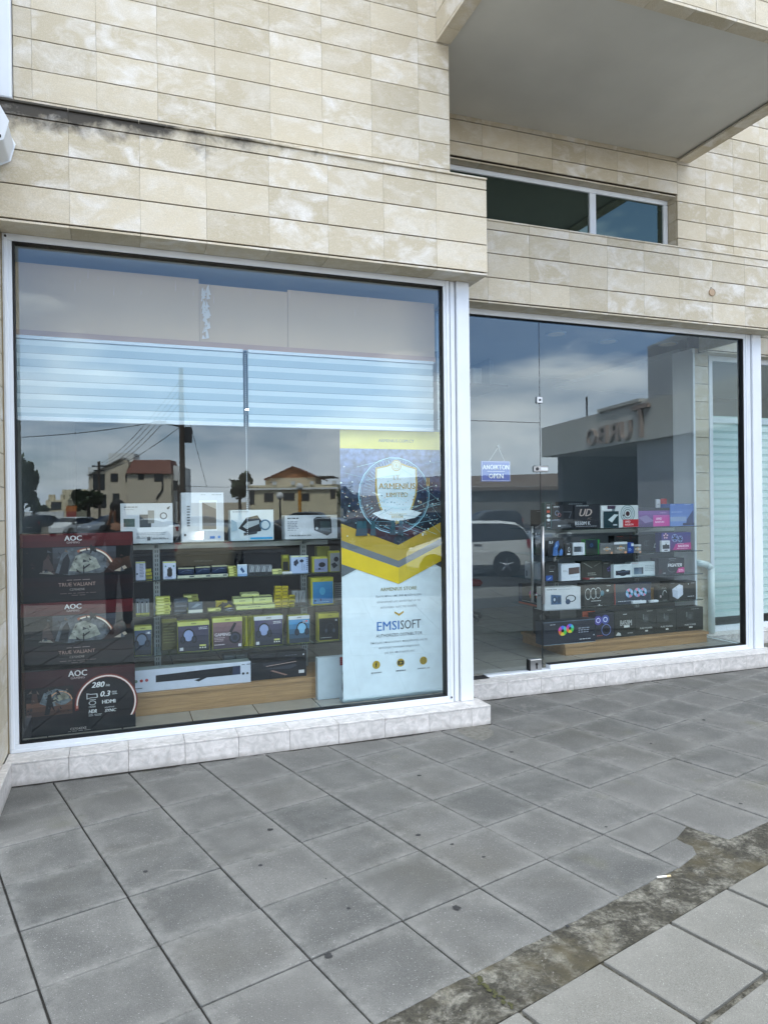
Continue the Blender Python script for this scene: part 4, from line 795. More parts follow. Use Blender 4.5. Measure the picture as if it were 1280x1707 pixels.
# ================================================================ display goods
def q(x, y): return 190+.3203*x, 780+.3203*y
def s4(x, y): return 850+.265625*x, 820+.265625*y
def draw(mb, fr, W, H, art):
    """art on a W x H panel; fr(u_m, v_m, layer) -> point"""
    L = 0; D = .0006 if len(art) < 30 else .00015
    for it in art:
        k = it[0]; L += 1; d = D*L
        def P(u, v): return fr(u*W, v*H, d)
        if k == 'r': _, a, b_, c, e, col = it; mb.face([P(a, b_), P(c, b_), P(c, e), P(a, e)], pr(col))
        elif k == 'e':
            _, u, v, r_, col = it[:5]; sx = it[5] if len(it) > 5 else 1; mb.face([fr(u*W+math.cos(t*math.pi/10)*r_*H*sx, v*H+math.sin(t*math.pi/10)*r_*H, d) for t in range(20)], pr(col))
        elif k == 'o':
            _, u, v, r_, w_, col = it[:6]; a0_, a1_ = (it[6], it[7]) if len(it) > 6 else (0, 360); n = 22; sx = it[8] if len(it) > 8 else 1
            for t in range(n):
                t0 = math.radians(a0_+(a1_-a0_)*t/n); t1 = math.radians(a0_+(a1_-a0_)*(t+1)/n); pts = []
                for rr, tt in ((r_, t0), (r_, t1), (r_-w_, t1), (r_-w_, t0)): pts.append(fr(u*W+math.cos(tt)*rr*H*sx, v*H+math.sin(tt)*rr*H, d))
                mb.face(pts, pr(col))
        elif k == 'p': mb.face([P(a, b_) for a, b_ in it[1]], pr(it[2]))
        elif k == 'g':
            _, a, b_, c, e, c0, c1 = it[:7]; n = it[7] if len(it) > 7 else 7
            x0, x1 = [[int(cc[i:i+2], 16) for i in (0, 2, 4)] for cc in (c0, c1)]
            for t in range(n):
                f_ = (t+.5)/n; col = '%02x%02x%02x' % tuple(int(x1[i]+(x0[i]-x1[i])*f_) for i in range(3)); mb.face([P(a, b_+(e-b_)*t/n), P(c, b_+(e-b_)*t/n), P(c, b_+(e-b_)*(t+1)/n), P(a, b_+(e-b_)*(t+1)/n)], pr(col))
        elif k == 't':
            _, txt, u, v, h, col = it[:6]; wmax = it[6] if len(it) > 6 else .9; sk = it[7] if len(it) > 7 else 0; bold = it[8] if len(it) > 8 else .012
            vs, fs, tw, th = textgeo(txt, bold); sc = h*H/th; sx = sc if tw*sc <= wmax*W else wmax*W/tw
            bo = bold*h*H*1.3
            for q_, sh in enumerate((-bo, bo) if bo > .0002 else (0,)): mb.mesh([fr(u*W+p.x*sx+sk*p.y*sc+sh, v*H+p.y*sc, d+q_*.00008) for p in vs], fs, pr(col))
        elif k == 'l':                                # lines of copy too small to read
            _, u, v, w_, n, gap, col = it; rs = random.Random(int(u*1000+v*77))
            for t in range(n):
                a = u
                while a < u+w_*rs.uniform(.75, 1):
                    b_ = a+rs.uniform(.02, .07); mb.face([P(a, v-t*gap), P(b_, v-t*gap), P(b_, v-t*gap+gap*.45), P(a, v-t*gap+gap*.45)], pr(col)); a = b_+.012
        elif k == 'h':                                # headphones
            _, u, v, r_, col, col2 = it; L += 3
            for a_, w_ in ((d, .16), ):
                for t in range(18):
                    t0 = math.radians(-20+220*t/18); t1 = math.radians(-20+220*(t+1)/18)
                    mb.face([fr(u*W+math.cos(tt)*rr*H*.8, v*H+math.sin(tt)*rr*H, a_) for rr, tt in ((r_, t0), (r_, t1), (r_*.80, t1), (r_*.80, t0))], pr(col))
            for sx in (-1, 1):
                c_ = (u*W+sx*r_*.72*H, v*H-r_*.45*H); mb.face([fr(c_[0]+math.cos(t*math.pi/8)*r_*.34*H, c_[1]+math.sin(t*math.pi/8)*r_*.50*H, d+D) for t in range(16)], pr(col)); mb.face([fr(c_[0]+math.cos(t*math.pi/8)*r_*.2*H, c_[1]+math.sin(t*math.pi/8)*r_*.34*H, d+2*D) for t in range(16)], pr(col2))
        elif k == 'f':                                # fan with coloured blades
            _, u, v, r_, cols = it; L += 2; n = len(cols)
            for t in range(n):
                t0 = 2*math.pi*t/n; pts = [fr(u*W, v*H, d)]+[fr(u*W+math.cos(t0+2*math.pi/n*j_/3)*r_*H, v*H+math.sin(t0+2*math.pi/n*j_/3)*r_*H, d) for j_ in range(4)]; mb.face(pts, pr(cols[t]))
            mb.face([fr(u*W+math.cos(t*math.pi/6)*r_*.34*H, v*H+math.sin(t*math.pi/6)*r_*.34*H, d+D) for t in range(12)], pr('15161a'))
def box3(name, lab, cat, group, X0, X1, Y0, Y1, Z0, Z1, base, art, face='F', yaw=0, side=None, art2=None, top=None):
    """solid carton; art on the front (-Y) or, face='L', on the left (-X) side"""
    cx, cy = (X0+X1)/2, (Y0+Y1)/2; w_, d_, h_ = (X1-X0)/2, (Y1-Y0)/2, Z1-Z0; mb = MB(); c = min(.0025, w_*.2, d_*.2, h_*.2)
    mb.box(-w_, w_, -d_, d_, 0, h_, pr(base), ch=c)
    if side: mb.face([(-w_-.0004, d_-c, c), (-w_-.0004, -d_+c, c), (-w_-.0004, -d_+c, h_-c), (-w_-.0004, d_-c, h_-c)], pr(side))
    if top: mb.face([(-w_+c, -d_+c, h_+.0004), (w_-c, -d_+c, h_+.0004), (w_-c, d_-c, h_+.0004), (-w_+c, d_-c, h_+.0004)], pr(top))
    if face == 'F': draw(mb, lambda u, v, l_: (-w_+u, -d_-l_, v), 2*w_, h_, art)
    else: draw(mb, lambda u, v, l_: (-w_-l_, d_-u, v), 2*d_, h_, art)
    if art2: draw(mb, lambda u, v, l_: (-w_-l_, d_-u, v), 2*d_, h_, art2)
    o = mb.build(name); o.location = (cx, cy, Z0); o.rotation_euler = (0, 0, math.radians(yaw)); return tag(o, lab, cat, group)
def fb(cv, lab, x0, x1, yt, Z0, Yf, dep, base, art, name='product_box', cat='box', group='boxes on the left display', **k):
    a = onY(*cv(x0, yt), Yf); b_ = onY(*cv(x1, yt), Yf); return box3(name, lab, cat, group, a.x, b_.x, Yf, Yf+dep, Z0, (a.z+b_.z)/2, base, art, **k)
def lb(cv, lab, x0, x1, yt, Z0, Xf, dep, base, art, name='product_box', cat='box', group='boxes on the right display', **k):
    a = onX(*cv(x0, yt), Xf); b_ = onX(*cv(x1, yt), Xf); return box3(name, lab, cat, group, Xf, Xf+dep, b_.y, a.y, Z0, (a.z+b_.z)/2, base, art, face='L', **k)
# ---------------- left window: monitor cartons
def moncard(third):
    A = [('g', .003, .005, .997, .995, '5a181c', '0b0c10', 9)] if not third else [('g', .003, .005, .997, .995, '3c1418', '0a0b10', 8)]
    if not third:
        A += [('r', .003, .36, .997, .80, '0b0b0e'), ('g', .28, .40, .84, .79, '4b4f58', '241d1e', 5), ('p', [(.30, .42), (.36, .70), (.44, .78), (.55, .72), (.62, .76), (.74, .64), (.80, .46), (.70, .40), (.42, .38)], '~565b61'),
              ('p', [(.42, .44), (.48, .66), (.56, .70), (.66, .62), (.70, .48), (.58, .42)], '~8f9188'), ('o', .60, .42, .36, .035, '9d5a42', 12, 118), ('o', .60, .42, .345, .02, 'e9dccb', 14, 112),
              ('p', [(.33, .40), (.37, .62), (.41, .70), (.43, .60), (.41, .40)], '1b1c22'), ('p', [(.60, .79), (.62, .83), (.63, .79), (.67, .81), (.65, .75), (.66, .70), (.63, .73), (.605, .68), (.61, .74)], '101014'),
              ('p', [(.19, .44), (.20, .60), (.24, .66), (.28, .52), (.30, .40)], '4a3a38'), ('p', [(.16, .42), (.29, .40), (.26, .44), (.20, .46)], '8b857c'), ('p', [(.72, .40), (.84, .62), (.88, .62), (.90, .56), (.86, .46), (.80, .40)], '2b1a18'), ('p', [(.82, .42), (.92, .50), (.94, .46), (.88, .41)], 'a59a8c'),
              ('p', [(.54, .48), (.60, .54), (.61, .53), (.55, .46)], '2b2b2e'), ('r', .47, .39, .64, .402, '0c0c0f'), ('r', .545, .402, .555, .52, '0c0c0f'),
              ('p', [(.003, .36), (.997, .36), (.997, .30), (.003, .30)], '1d1218'), ('t', 'AOC', .46, .925, .075, 'd8d2d2', .16, 0, .03), ('t', 'GAMING', .46, .862, .032, 'b9a2a0', .15), ('l', .40, .305, .18, 1, .02, '8b7a78'),
              ('t', 'TRUE VALIANT', .49, .245, .052, 'a98a80', .42, 0, 0), ('t', 'C27G4ZXE', .49, .17, .03, 'a0948f', .2), ('l', .34, .11, .34, 1, .02, '6d5c5a'), ('l', .44, .08, .14, 1, .02, '6d5c5a')]
    else:
        A += [('r', .03, .30, .45, .74, '1b1617'), ('g', .05, .31, .44, .52, '76503f', '3d2620', 3), ('p', [(.16, .50), (.20, .66), (.30, .71), (.40, .66), (.44, .52), (.38, .46), (.25, .44)], '~656e74'), ('p', [(.26, .50), (.30, .62), (.38, .64), (.42, .55)], '~8f8d7c'),
              ('o', .34, .50, .17, .018, 'c99a78', 10, 150), ('p', [(.20, .32), (.22, .50), (.23, .62), (.26, .64), (.27, .50), (.29, .36), (.26, .44), (.24, .32)], '0c0c0f'), ('p', [(.09, .50), (.10, .66), (.14, .66), (.15, .52)], '4b332c'), ('p', [(.31, .70), (.33, .66), (.345, .60), (.33, .62), (.30, .66)], '111'.ljust(6, '1')),
              ('o', .74, .42, .46, .05, '6a2622', -50, 190), ('o', .74, .42, .44, .03, 'c98273', -46, 186), ('o', .74, .42, .432, .016, 'f3ece6', -40, 180), ('e', .74, .42, .40, '12090c'), ('r', .45, .03, .99, .20, '0b0c11'),
              ('t', 'AOC', .49, .925, .09, 'd8d2d2', .16, 0, .03), ('t', 'GAMING', .49, .855, .036, 'b9a2a0', .15), ('t', '280', .67, .72, .085, 'eceaea', .12, .25, .03), ('t', 'Hz', .755, .70, .035, 'd8d6d6', .05, .2), ('t', '0.3', .73, .57, .085, 'eceaea', .1, .25, .03), ('t', 'ms', .81, .585, .03, 'd8d6d6', .05, .2), ('l', .79, .55, .06, 1, .02, 'c6c6c6'),
              ('t', 'HDMI', .76, .445, .055, 'e6e6e6', .14, 0, .03), ('t', 'ADAPTIVE', .765, .355, .022, 'd0d0d0', .1, .2), ('t', 'SYNC', .775, .305, .045, 'e2e2e2', .1, .25, .03), ('t', 'HDR', .62, .315, .055, 'e2e2e2', .07, .15, .03), ('l', .58, .26, .08, 2, .018, 'a8a8a8'), ('t', '1500R', .615, .385, .028, 'cfcfcf', .07, .2),
              ('p', [(.565, .60), (.60, .585), (.66, .585), (.665, .54), (.66, .52), (.60, .52), (.565, .505)], 'c9c9c9'), ('p', [(.572, .585), (.60, .575), (.65, .575), (.655, .54), (.65, .53), (.60, .53), (.572, .52)], '15090c'), ('o', .615, .445, .035, .008, 'c9c9c9', 0, 360, 1.5), ('l', .59, .49, .05, 1, .02, 'bdbdbd'), ('t', 'C27G4ZXE', .49, .075, .034, 'b5acaa', .21), ('l', .40, .035, .18, 1, .02, '8b8785')]
    rs = random.Random(4 if third else 9); sh = []
    for k in range(46):
        u, v = (rs.uniform(.05, .42), rs.uniform(.33, .70)) if third else (rs.uniform(.06, .93), rs.uniform(.40, .74)); d_ = rs.uniform(.01, .05); c_ = rs.choice(['17171c', '22191b', '3a2a28', '5a463f', '0f1014', '2c3038', '4b5057', '6b5a50'])
        sh.append(('p', [(u, v), (u+d_*rs.uniform(.3, 1.2), v+d_*rs.uniform(-.4, .6)), (u+d_*rs.uniform(-.3, .6), v+d_*rs.uniform(.6, 1.8))], c_))
    cut = 12 if third else 13
    return [x for x in A]+[] if False else A[:cut]+[x for x in sh]+A[cut:]
for z0, z1, third, lab in ((.142, .563, True, 'dark monitor carton with a glowing ring, lowest of the stack of three'), (.565, .998, False, 'dark red monitor carton in the middle of the stack of three'), (1.0, 1.44, False, 'dark red monitor carton on top of the stack of three')):
    box3('monitor_box', lab, 'monitor box', 'stacked monitor cartons in the left window', -.605+(.01 if z0 > .9 else 0), .083-(.004 if .5 < z0 < .9 else 0), 5.04, 5.20, z0, z1, '0d0d11', moncard(third))
# ---------------- left window: display unit
du = empty('display_shelf', (.83, 5.5, .14), 'glass shelving on white slotted uprights over a wooden plinth in the left window', 'display shelf')
part(MB().box(-.3, 1.52, 5.272, 5.80, .2725, .30, WOOD, ch=.002).box(-.3, 1.515, 5.282, 5.30, .1402, .272, WOOD, ch=.001).box(1.49, 1.515, 5.301, 5.80, .1402, .272, WOOD), 'plinth', du)
LV = (1.345, 1.083, .832, .548); UPM = paint('b6babb', .4, .3, .03)
for k, z in enumerate(LV): part(MB().box(-.3, 1.68, 5.33, 5.66, z-.008, z, CLEAR).box(-.3, 1.68, 5.3275, 5.3295, z-.008, z, paint('16201d', .2)), 'shelf', du)
for x in (.258, 1.399):
    mb = MB().box(x-.024, x+.024, 5.68, 5.71, .301, 1.332, UPM)
    z = .34
    while z < 1.31: mb.box(x-.010, x-.005, 5.678, 5.6805, z, z+.022, BLACK).box(x+.005, x+.010, 5.678, 5.6805, z, z+.022, BLACK); z += .034
    part(mb, 'upright', du)
    for z in LV: part(MB().prism([(5.40, z-.0085), (5.68, z-.0085), (5.68, z-.05), (5.42, z-.016)], lambda a, b_, t: (x-.004+.008*t, a, b_), UPM), 'bracket', du)
part(MB().box(-.3, .233, 5.67, 5.70, 1.285, 1.33, UPM).box(.283, 1.374, 5.67, 5.70, 1.285, 1.33, UPM).box(1.424, 1.6, 5.67, 5.70, 1.285, 1.33, UPM), 'cross_rail', du)
Z1_, Z2_, Z3_, Z4_, ZP = (z+.001 for z in (1.345, 1.083, .832, .548, .30))
W0 = 'd3d6da'
fb(q, 'white box with a small camera picture, standing furthest left on the top glass shelf', 32, 305, 184, Z1_, 5.36, .10, W0, [('r', .36, .40, .58, .72, '474c50'), ('r', .52, .50, .64, .82, '8b8a86'), ('r', .06, .42, .27, .62, '4d5d58'), ('e', .82, .68, .09, '6a6d70'), ('e', .82, .68, .06, W0), ('l', .07, .90, .3, 1, .04, '55595d'), ('l', .07, .84, .2, 1, .03, '9fa4a8'), ('l', .30, .25, .55, 4, .04, '9ba1a7'), ('r', .50, .07, .56, .16, '474b50'), ('l', .6, .1, .35, 1, .05, '7d8287'), ('p', [(.88, .88), (.95, .93), (.93, .86), (.90, .84)], '4b5054')])
fb(q, 'tallest white box on the top glass shelf, dark window picture and upright writing', 348, 570, 128, Z1_, 5.37, .09, W0, [('r', .42, .22, .84, .84, 'eef0f2'), ('r', .49, .25, .82, .80, '6b625a'), ('p', [(.49, .80), (.82, .80), (.82, .66), (.62, .74)], 'b9b2a8'), ('r', .06, .12, .11, .17, '4a4e52'), ('r', .66, .06, .78, .11, '4d7cc0'), ('e', .88, .09, .028, '6f9ad6'), ('r', .16, .34, .165, .36, '333333'), ('l', .46, .95, .12, 1, .02, '777c80'), ('l', .72, .95, .22, 1, .02, '666b70')]+[('r', .13, .32+.055*k, .20, .345+.055*k, '5c6064') for k in range(8)])
fb(q, 'white and pale blue box with a black headset picture and a cyan foot strip', 605, 830, 218, Z1_, 5.36, .12, 'c3d0d6', [('r', .0, .60, .99, .99, 'd6dee2'), ('p', [(.18, .40), (.36, .74), (.62, .82), (.72, .62), (.70, .30), (.40, .24)], '1c1f22'), ('p', [(.28, .46), (.40, .62), (.66, .66), (.66, .54), (.36, .38)], 'a7b0b4'), ('o', .80, .50, .18, .05, '5a7a90'), ('p', [(.3, .16), (.6, .22), (.62, .30), (.3, .26)], '3a3d42'), ('r', .45, .04, .97, .10, '2c9bd0'), ('l', .05, .93, .35, 1, .04, '6a7c86'), ('p', [(.02, .30), (.16, .34), (.14, .6), (.02, .7)], '9fb4c0')])
fb(q, 'wide white box with a small black cube speaker picture, rightmost on the top glass shelf', 888, 1162, 246, Z1_, 5.36, .12, 'c9cdd2', [('p', [(.54, .84), (.60, .93), (.86, .93), (.88, .80), (.70, .78)], '2b2d30'), ('p', [(.54, .84), (.88, .80), (.89, .24), (.80, .12), (.55, .36)], '202427'), ('p', [(.66, .74), (.86, .72), (.86, .28), (.67, .34)], '3c4a4c'), ('e', .60, .44, .06, 'b5b9bb'), ('l', .05, .86, .24, 1, .09, '3d4145'), ('l', .05, .72, .18, 6, .07, '8b9096'), ('l', .08, .14, .42, 1, .08, '6c7176')])
# second glass shelf
YG = 'a3a42e'; PG = 'c0c46e'; NV = '2a3a58'; GY = '7f858b'
fb(q, 'slim lavender white box with small print at the left end of the second shelf', 112, 163, 490, Z2_, 5.37, .05, 'b9bfd6', [('l', .4, .85, .45, 9, .085, '6a7088'), ('e', .15, .35, .05, '33384a'), ('r', .0, .93, 1, 1, PG)])
for k in range(3): fb(q, 'small yellow packet %s in the pile of three by the left upright' % ('lowest', 'in the middle', 'on top')[k] if k else 'small yellow packet lowest in the pile of three by the left upright', 166, 196, 575-14*k, Z2_+.021*k, 5.42, .06, 'a59d1c', [('r', .0, .0, 1, .15, '4d4a14')]) if False else None
def pile(cv, x0, x1, ytop, Z0, Yf, dep, n, base, art, lab, jit=.006, name='small_packet', cat='packet'):
    a = onY(*cv(x0, ytop), Yf); b_ = onY(*cv(x1, ytop), Yf); h = ((a.z+b_.z)/2-Z0)/n; P = ['lowest', 'second', 'third', 'fourth', 'fifth', 'sixth']
    for k in range(n):
        j_ = random.uniform(-jit, jit); w = P[k] if k < n-1 else 'topmost'
        box3(name, '%s %s' % (w, lab) if n > 1 else lab, cat, 'small packets on the left display', a.x+j_, b_.x+j_, Yf+random.uniform(0, .012), Yf+dep, Z0+h*k, Z0+h*(k+1)-.0008, base, art, yaw=random.uniform(-3, 3))
YA = [('r', .05, .2, .55, .75, 'd3d486'), ('r', .62, .3, .9, .6, '5d5f22')]
pile(q, 166, 198, 527, Z2_, 5.42, .06, 3, '9d961f', [('r', 0, 0, 1, .2, '4d4a14')], 'yellow packet of the pile beside the left upright on the second shelf')
fb(q, 'small white box with a black bag picture, right of the left upright', 255, 322, 488, Z2_, 5.36, .06, 'c3cbdf', [('r', 0, .93, 1, 1, PG), ('r', .32, .26, .70, .60, '101216'), ('r', .40, .60, .62, .68, '101216'), ('e', .51, .28, .16, '101216', .9), ('e', .2, .74, .05, '5c8a86'), ('e', .84, .74, .05, '5c8a86'), ('l', .12, .12, .7, 2, .06, '6a74a0')])
for k, (a, b_) in enumerate(((330, 420), (421, 505), (506, 593))):
    fb(q, ['left', 'middle', 'right'][k]+' one of three flat white trays with navy cable packs behind the front lip', a, b_, 560-k*4, Z2_, 5.36, .16, 'c2c6b2', [('r', .70, .3, .95, .8, '53585e'), ('l', .15, .5, .35, 1, .2, '777c70')], name='cable_tray', cat='tray', top=NV)
    fb(q, ['left', 'middle', 'right'][k]+' navy cable pack leaning in a flat white tray on the second shelf', a+3, b_-3, 520-k*6, Z2_+.024, 5.42, .09, '25324c', [('r', 0, .86, 1, 1, 'b9bb96'), ('p', [(.1, .2), (.5, .6), (.9, .5), (.6, .7), (.3, .5)], '60708c')], name='cable_pack', cat='packet')
pile(q, 597, 642, 512, Z2_, 5.37, .08, 4, 'a9aa62', YA, 'pale yellow packet of the pile right of the three cable trays')
fb(q, 'white blue box with a leaning phone picture in the middle of the second shelf', 643, 693, 503, Z2_, 5.36, .03, 'b9cbe0', [('p', [(.25, .60), (.45, .78), (.75, .38), (.55, .24)], '33507a'), ('r', 0, .92, 1, 1, 'dfe3e6'), ('r', 0, .0, 1, .18, '7fa0cc')])
for k in range(4): fb(q, ['first', 'second', 'third', 'fourth'][k]+' grey ribbed cable carton from the left in the row of four', 700+31*k, 730+31*k, 505, Z2_, 5.38, .06, '6f757b', [('p', [(.3, .3), (.4, .3), (.7, .9), (.6, .9)], 'b4b9bd'), ('p', [(.6, .3), (.7, .3), (.95, .8), (.86, .85)], 'b4b9bd'), ('r', 0, 0, 1, .28, '1d2024')], name='cable_carton')
pile(q, 822, 874, 528, Z2_, 5.37, .08, 2, 'b6b87c', YA, 'flat pale yellow packet before the right upright')
pile(q, 880, 928, 541, Z2_, 5.35, .05, 1, 'd4d6d6', [('l', .1, .4, .8, 1, .3, '999999')], 'flat white packet lying before the yellow packets at the right upright')
fb(q, 'yellow hanging blister pack behind the flat white packet', 872, 912, 452, Z2_, 5.52, .03, '8f8a22', [('r', .15, .1, .85, .6, '22221c'), ('r', .2, .8, .8, .95, 'c5c13a')], name='blister_pack', cat='packet')
fb(q, 'pale blue box with earphone pictures right of the row of grey cable cartons', 920, 1010, 457, Z2_, 5.37, .04, 'a9bbdc', [('r', 0, .92, 1, 1, 'd8dcae'), ('e', .30, .62, .12, '1d2740', 1.2), ('e', .62, .70, .09, '1d2740', 1.3), ('r', .64, .15, .66, .62, '1d2740'), ('r', .76, .15, .78, .5, '1d2740'), ('p', [(.15, .5), (.3, .8), (.4, .78), (.3, .4)], '1d2740'), ('t', 'AWEI', .5, .955, .04, '3a3a2c', .3), ('l', .88, .85, .08, 7, .11, '44506e')])
fb(q, 'dark blister with yellow edge between two white uprights cards', 1032, 1112, 462, Z2_, 5.38, .05, 'a9a52a', [('r', .12, .02, .98, .98, '8a93b4'), ('r', .12, .86, .98, .98, 'c1bf4c'), ('e', .62, .48, .16, '1b1c24', 1.4), ('e', .45, .22, .06, '1b1c24', 1.4), ('l', .2, .2, .6, 2, .06, '555c78')])
fb(q, 'tall narrow box with black adapter pictures at the right end of the second shelf', 1120, 1175, 432, Z2_, 5.36, .05, 'a9a52a', [('r', .08, .02, .98, .9, '85898c'), ('e', .65, .60, .12, '191a1e'), ('p', [(.15, .38), (.5, .46), (.8, .3), (.4, .16)], '23262c')])
fb(q, 'yellow sided carton behind the two adapter boxes', 1056, 1122, 408, Z2_, 5.50, .08, '7c7a20', [('r', .1, .1, .9, .5, '1c1c18')])
# third shelf
for k in range(3): fb(q, ['left', 'middle', 'right'][k]+' leaning grey cable pack of the three at the left end of the third shelf', 113+24*k, 136+24*k, 684, Z3_, 5.40, .04, '727a82', [('r', .35, .15, .5, .75, 'b0b6ba'), ('e', .42, .80, .06, '2b2e34'), ('r', 0, 0, 1, .12, 'a9aa4c')], name='cable_pack', cat='packet')
pile(q, 218, 294, 672, Z3_, 5.36, .07, 6, 'b9bc58', YA, 'long pale yellow packet of the six-high pile on the third shelf')
pile(q, 312, 384, 680, Z3_, 5.40, .09, 3, '39414c', [('r', .1, .2, .9, .5, '59636e')], 'dark slate packet of the pile right of the six-high yellow pile')
fb(q, 'slate box with a white lip in front of the olive packets', 387, 461, 700, Z3_, 5.35, .05, '4b5a68', [('r', 0, 0, 1, .28, 'c9cbc0'), ('p', [(.2, .5), (.6, .9), (.9, .8), (.5, .5)], '7d8c98')])
pile(q, 365, 440, 660, Z3_, 5.46, .08, 4, '8b8c48', YA, 'olive packet of the pile behind the slate box')
pile(q, 487, 554, 732, Z3_, 5.36, .06, 1, 'b6b86c', YA, 'single flat pale yellow packet left of the black and yellow pouches')
for k, (a, b_, t) in enumerate(((530, 590, 690), (560, 625, 705), (570, 628, 728))): fb(q, ['rear left', 'rear right', 'front'][k]+' black and yellow crumpled pouch in the middle of the third shelf', a, b_, t, Z3_, 5.50-.05*k, .03, ('a9981a', '16171a', '1c1e24')[k], [('p', [(.1, .2), (.6, .8), (.9, .4)], ('1a1a14', 'b5a21e', 'a9b0c4')[k])], name='pouch', cat='pouch', yaw=6-5*k)
a_ = 'bcc48e'
box_lab = [(636, 838, 705, 5.355, 0, .035, 'long pale green flat box at the foot of the small pyramid'), (622, 722, 672, 5.40, .036, .052, 'left pale green box on the second tier of the pyramid'), (726, 824, 668, 5.40, .036, .052, 'right pale green box on the second tier of the pyramid'), (662, 756, 640, 5.42, .089, .024, 'pale green box topping the pyramid')]
for x0, x1, yt, yf, dz, hh, lab in box_lab:
    a = onY(*q(x0, yt), yf); b_ = onY(*q(x1, yt), yf); box3('flat_box', lab, 'box', 'boxes on the left display', a.x, b_.x, yf, yf+.09, Z3_+dz, Z3_+dz+hh, 'bcc488', [('r', 0, .80, 1, .98, '4d5340'), ('l', .3, .4, .4, 1, .2, '4d5238'), ('r', .02, .05, .98, .3, 'c6c97c')])
for c_, (x0, x1) in enumerate(((838, 872), (874, 907))): pile(q, x0, x1, 616, Z3_, 5.37, .05, 6, 'b09f18', [('r', .1, .25, .9, .6, '6b6212')], 'tiny yellow box in the %s column left of the right upright' % ('left', 'right')[c_], .004)
pile(q, 910, 942, 662, Z3_, 5.36, .05, 3, '9c901c', [('r', .1, .2, .9, .6, '55500f')], 'yellow box of the low pile beside the grey cable carton')
for k in range(2): fb(q, ['left', 'right'][k]+' one of two grey cable cartons leaning before the right upright on the third shelf', 926+36*k, 960+36*k, 640, Z3_, 5.38, .04, '787d80', [('p', [(.2, .2), (.3, .2), (.7, .9), (.6, .9)], '2a2c2e'), ('r', 0, 0, 1, .22, '15171a')], name='cable_carton')
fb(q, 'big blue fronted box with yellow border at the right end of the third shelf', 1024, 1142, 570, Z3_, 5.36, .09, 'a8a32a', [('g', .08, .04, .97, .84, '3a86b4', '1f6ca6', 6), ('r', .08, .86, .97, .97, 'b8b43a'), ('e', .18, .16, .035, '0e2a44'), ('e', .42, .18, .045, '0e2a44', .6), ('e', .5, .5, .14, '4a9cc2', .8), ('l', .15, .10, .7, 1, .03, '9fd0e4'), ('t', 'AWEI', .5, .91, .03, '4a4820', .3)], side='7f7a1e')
fb(q, 'white price leaflet rack behind the big blue fronted box', 1146, 1195, 600, Z3_, 5.55, .05, '8c8f92', [('l', .1, .9, .8, 7, .12, '5b5e60')])
# fourth shelf: headphones
def hp(bg, strip, hx, txt='AWEI', c2='6f7f98', extra=()): return [('g', .012, .012, .988, .86, bg, '23262e', 5), ('r', .0, .86, 1, .99, strip), ('t', txt, .5, .925, .045, '2a2a20', .3, 0, .03), ('e', hx, .55, .20, c2, .75), ('h', hx, .52, .25, '12131a', '2c3140'), ('l', .66, .78, .28, 2, .05, 'c8cbd2')]+list(extra)
IC = [('e', .70+.08*k, .12, .022, 'd8dad0') for k in range(3)]+[('r', .06, .06, .17, .16, 'c9cbd0'), ('r', .68, .17, .88, .22, 'c2c46c')]
fb(q, 'blue grey headphone box with yellow strip, furthest left on the lowest glass shelf', 105, 196, 824, Z4_, 5.36, .07, YG, hp('4a5c7c', PG, .42, extra=[('e', .82, .76, .035, 'dfe3e8')]))
fb(q, 'dull brown yellow carton standing back between the upright and the headphone boxes', 248, 326, 785, Z4_, 5.50, .08, '55512c', [('l', .1, .85, .8, 8, .09, '7c7848'), ('r', 0, .88, 1, 1, '8b8634')])
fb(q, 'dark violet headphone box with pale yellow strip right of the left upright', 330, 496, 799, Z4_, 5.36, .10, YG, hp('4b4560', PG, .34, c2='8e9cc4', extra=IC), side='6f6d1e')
fb(q, 'reddish box printed GAMING with a headset picture', 512, 668, 779, Z4_, 5.36, .10, YG, [('g', .012, .012, .988, .86, '8a6a6c', '3d3440', 6), ('r', 0, .86, 1, .99, PG), ('t', 'AWEI', .5, .925, .045, '2a2a20', .3, 0, .03), ('p', [(.55, .55), (.72, .83), (.80, .80), (.62, .48)], '16171d'), ('e', .74, .35, .19, '14151b'), ('e', .74, .35, .14, '34384a'), ('e', .74, .35, .08, '191b24'), ('t', 'GAMING', .33, .47, .10, 'd2ccd2', .52, 0, .02), ('l', .06, .36, .3, 3, .05, 'b9a8ac'), ('l', .06, .14, .4, 1, .06, 'cfc6ca'), ('r', .85, .06, .95, .15, 'c9c6ca')])
for k in range(2): fb(q, ['left', 'right'][k]+' yellow sided carton seen edge-on beside the violet headphone box', 672+28*k, 696+28*k, 770, Z4_, 5.40, .10, '8d8a20', [('r', .1, .05, .5, .95, '5c5a16')])
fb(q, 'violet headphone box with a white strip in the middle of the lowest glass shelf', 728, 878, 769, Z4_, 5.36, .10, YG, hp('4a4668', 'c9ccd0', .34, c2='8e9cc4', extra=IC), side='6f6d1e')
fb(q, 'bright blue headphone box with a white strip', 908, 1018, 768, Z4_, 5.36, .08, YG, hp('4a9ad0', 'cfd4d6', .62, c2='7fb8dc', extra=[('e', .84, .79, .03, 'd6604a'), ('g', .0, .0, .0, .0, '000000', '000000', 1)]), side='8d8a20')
fb(q, 'black fronted headphone box with a yellow strip, right end of the lowest shelf', 1062, 1172, 756, Z4_, 5.36, .08, '9a962a', [('r', .04, .04, .97, .82, '15161c'), ('r', .04, .84, .97, .98, 'b5b030'), ('t', 'AWEI', .55, .91, .04, '3a3814', .3), ('h', .55, .46, .20, '2b2e38', '4a5060'), ('e', .84, .74, .035, 'c9ccd0'), ('l', .10, .12, .6, 1, .05, 'a9acb2')], side='a09c24')
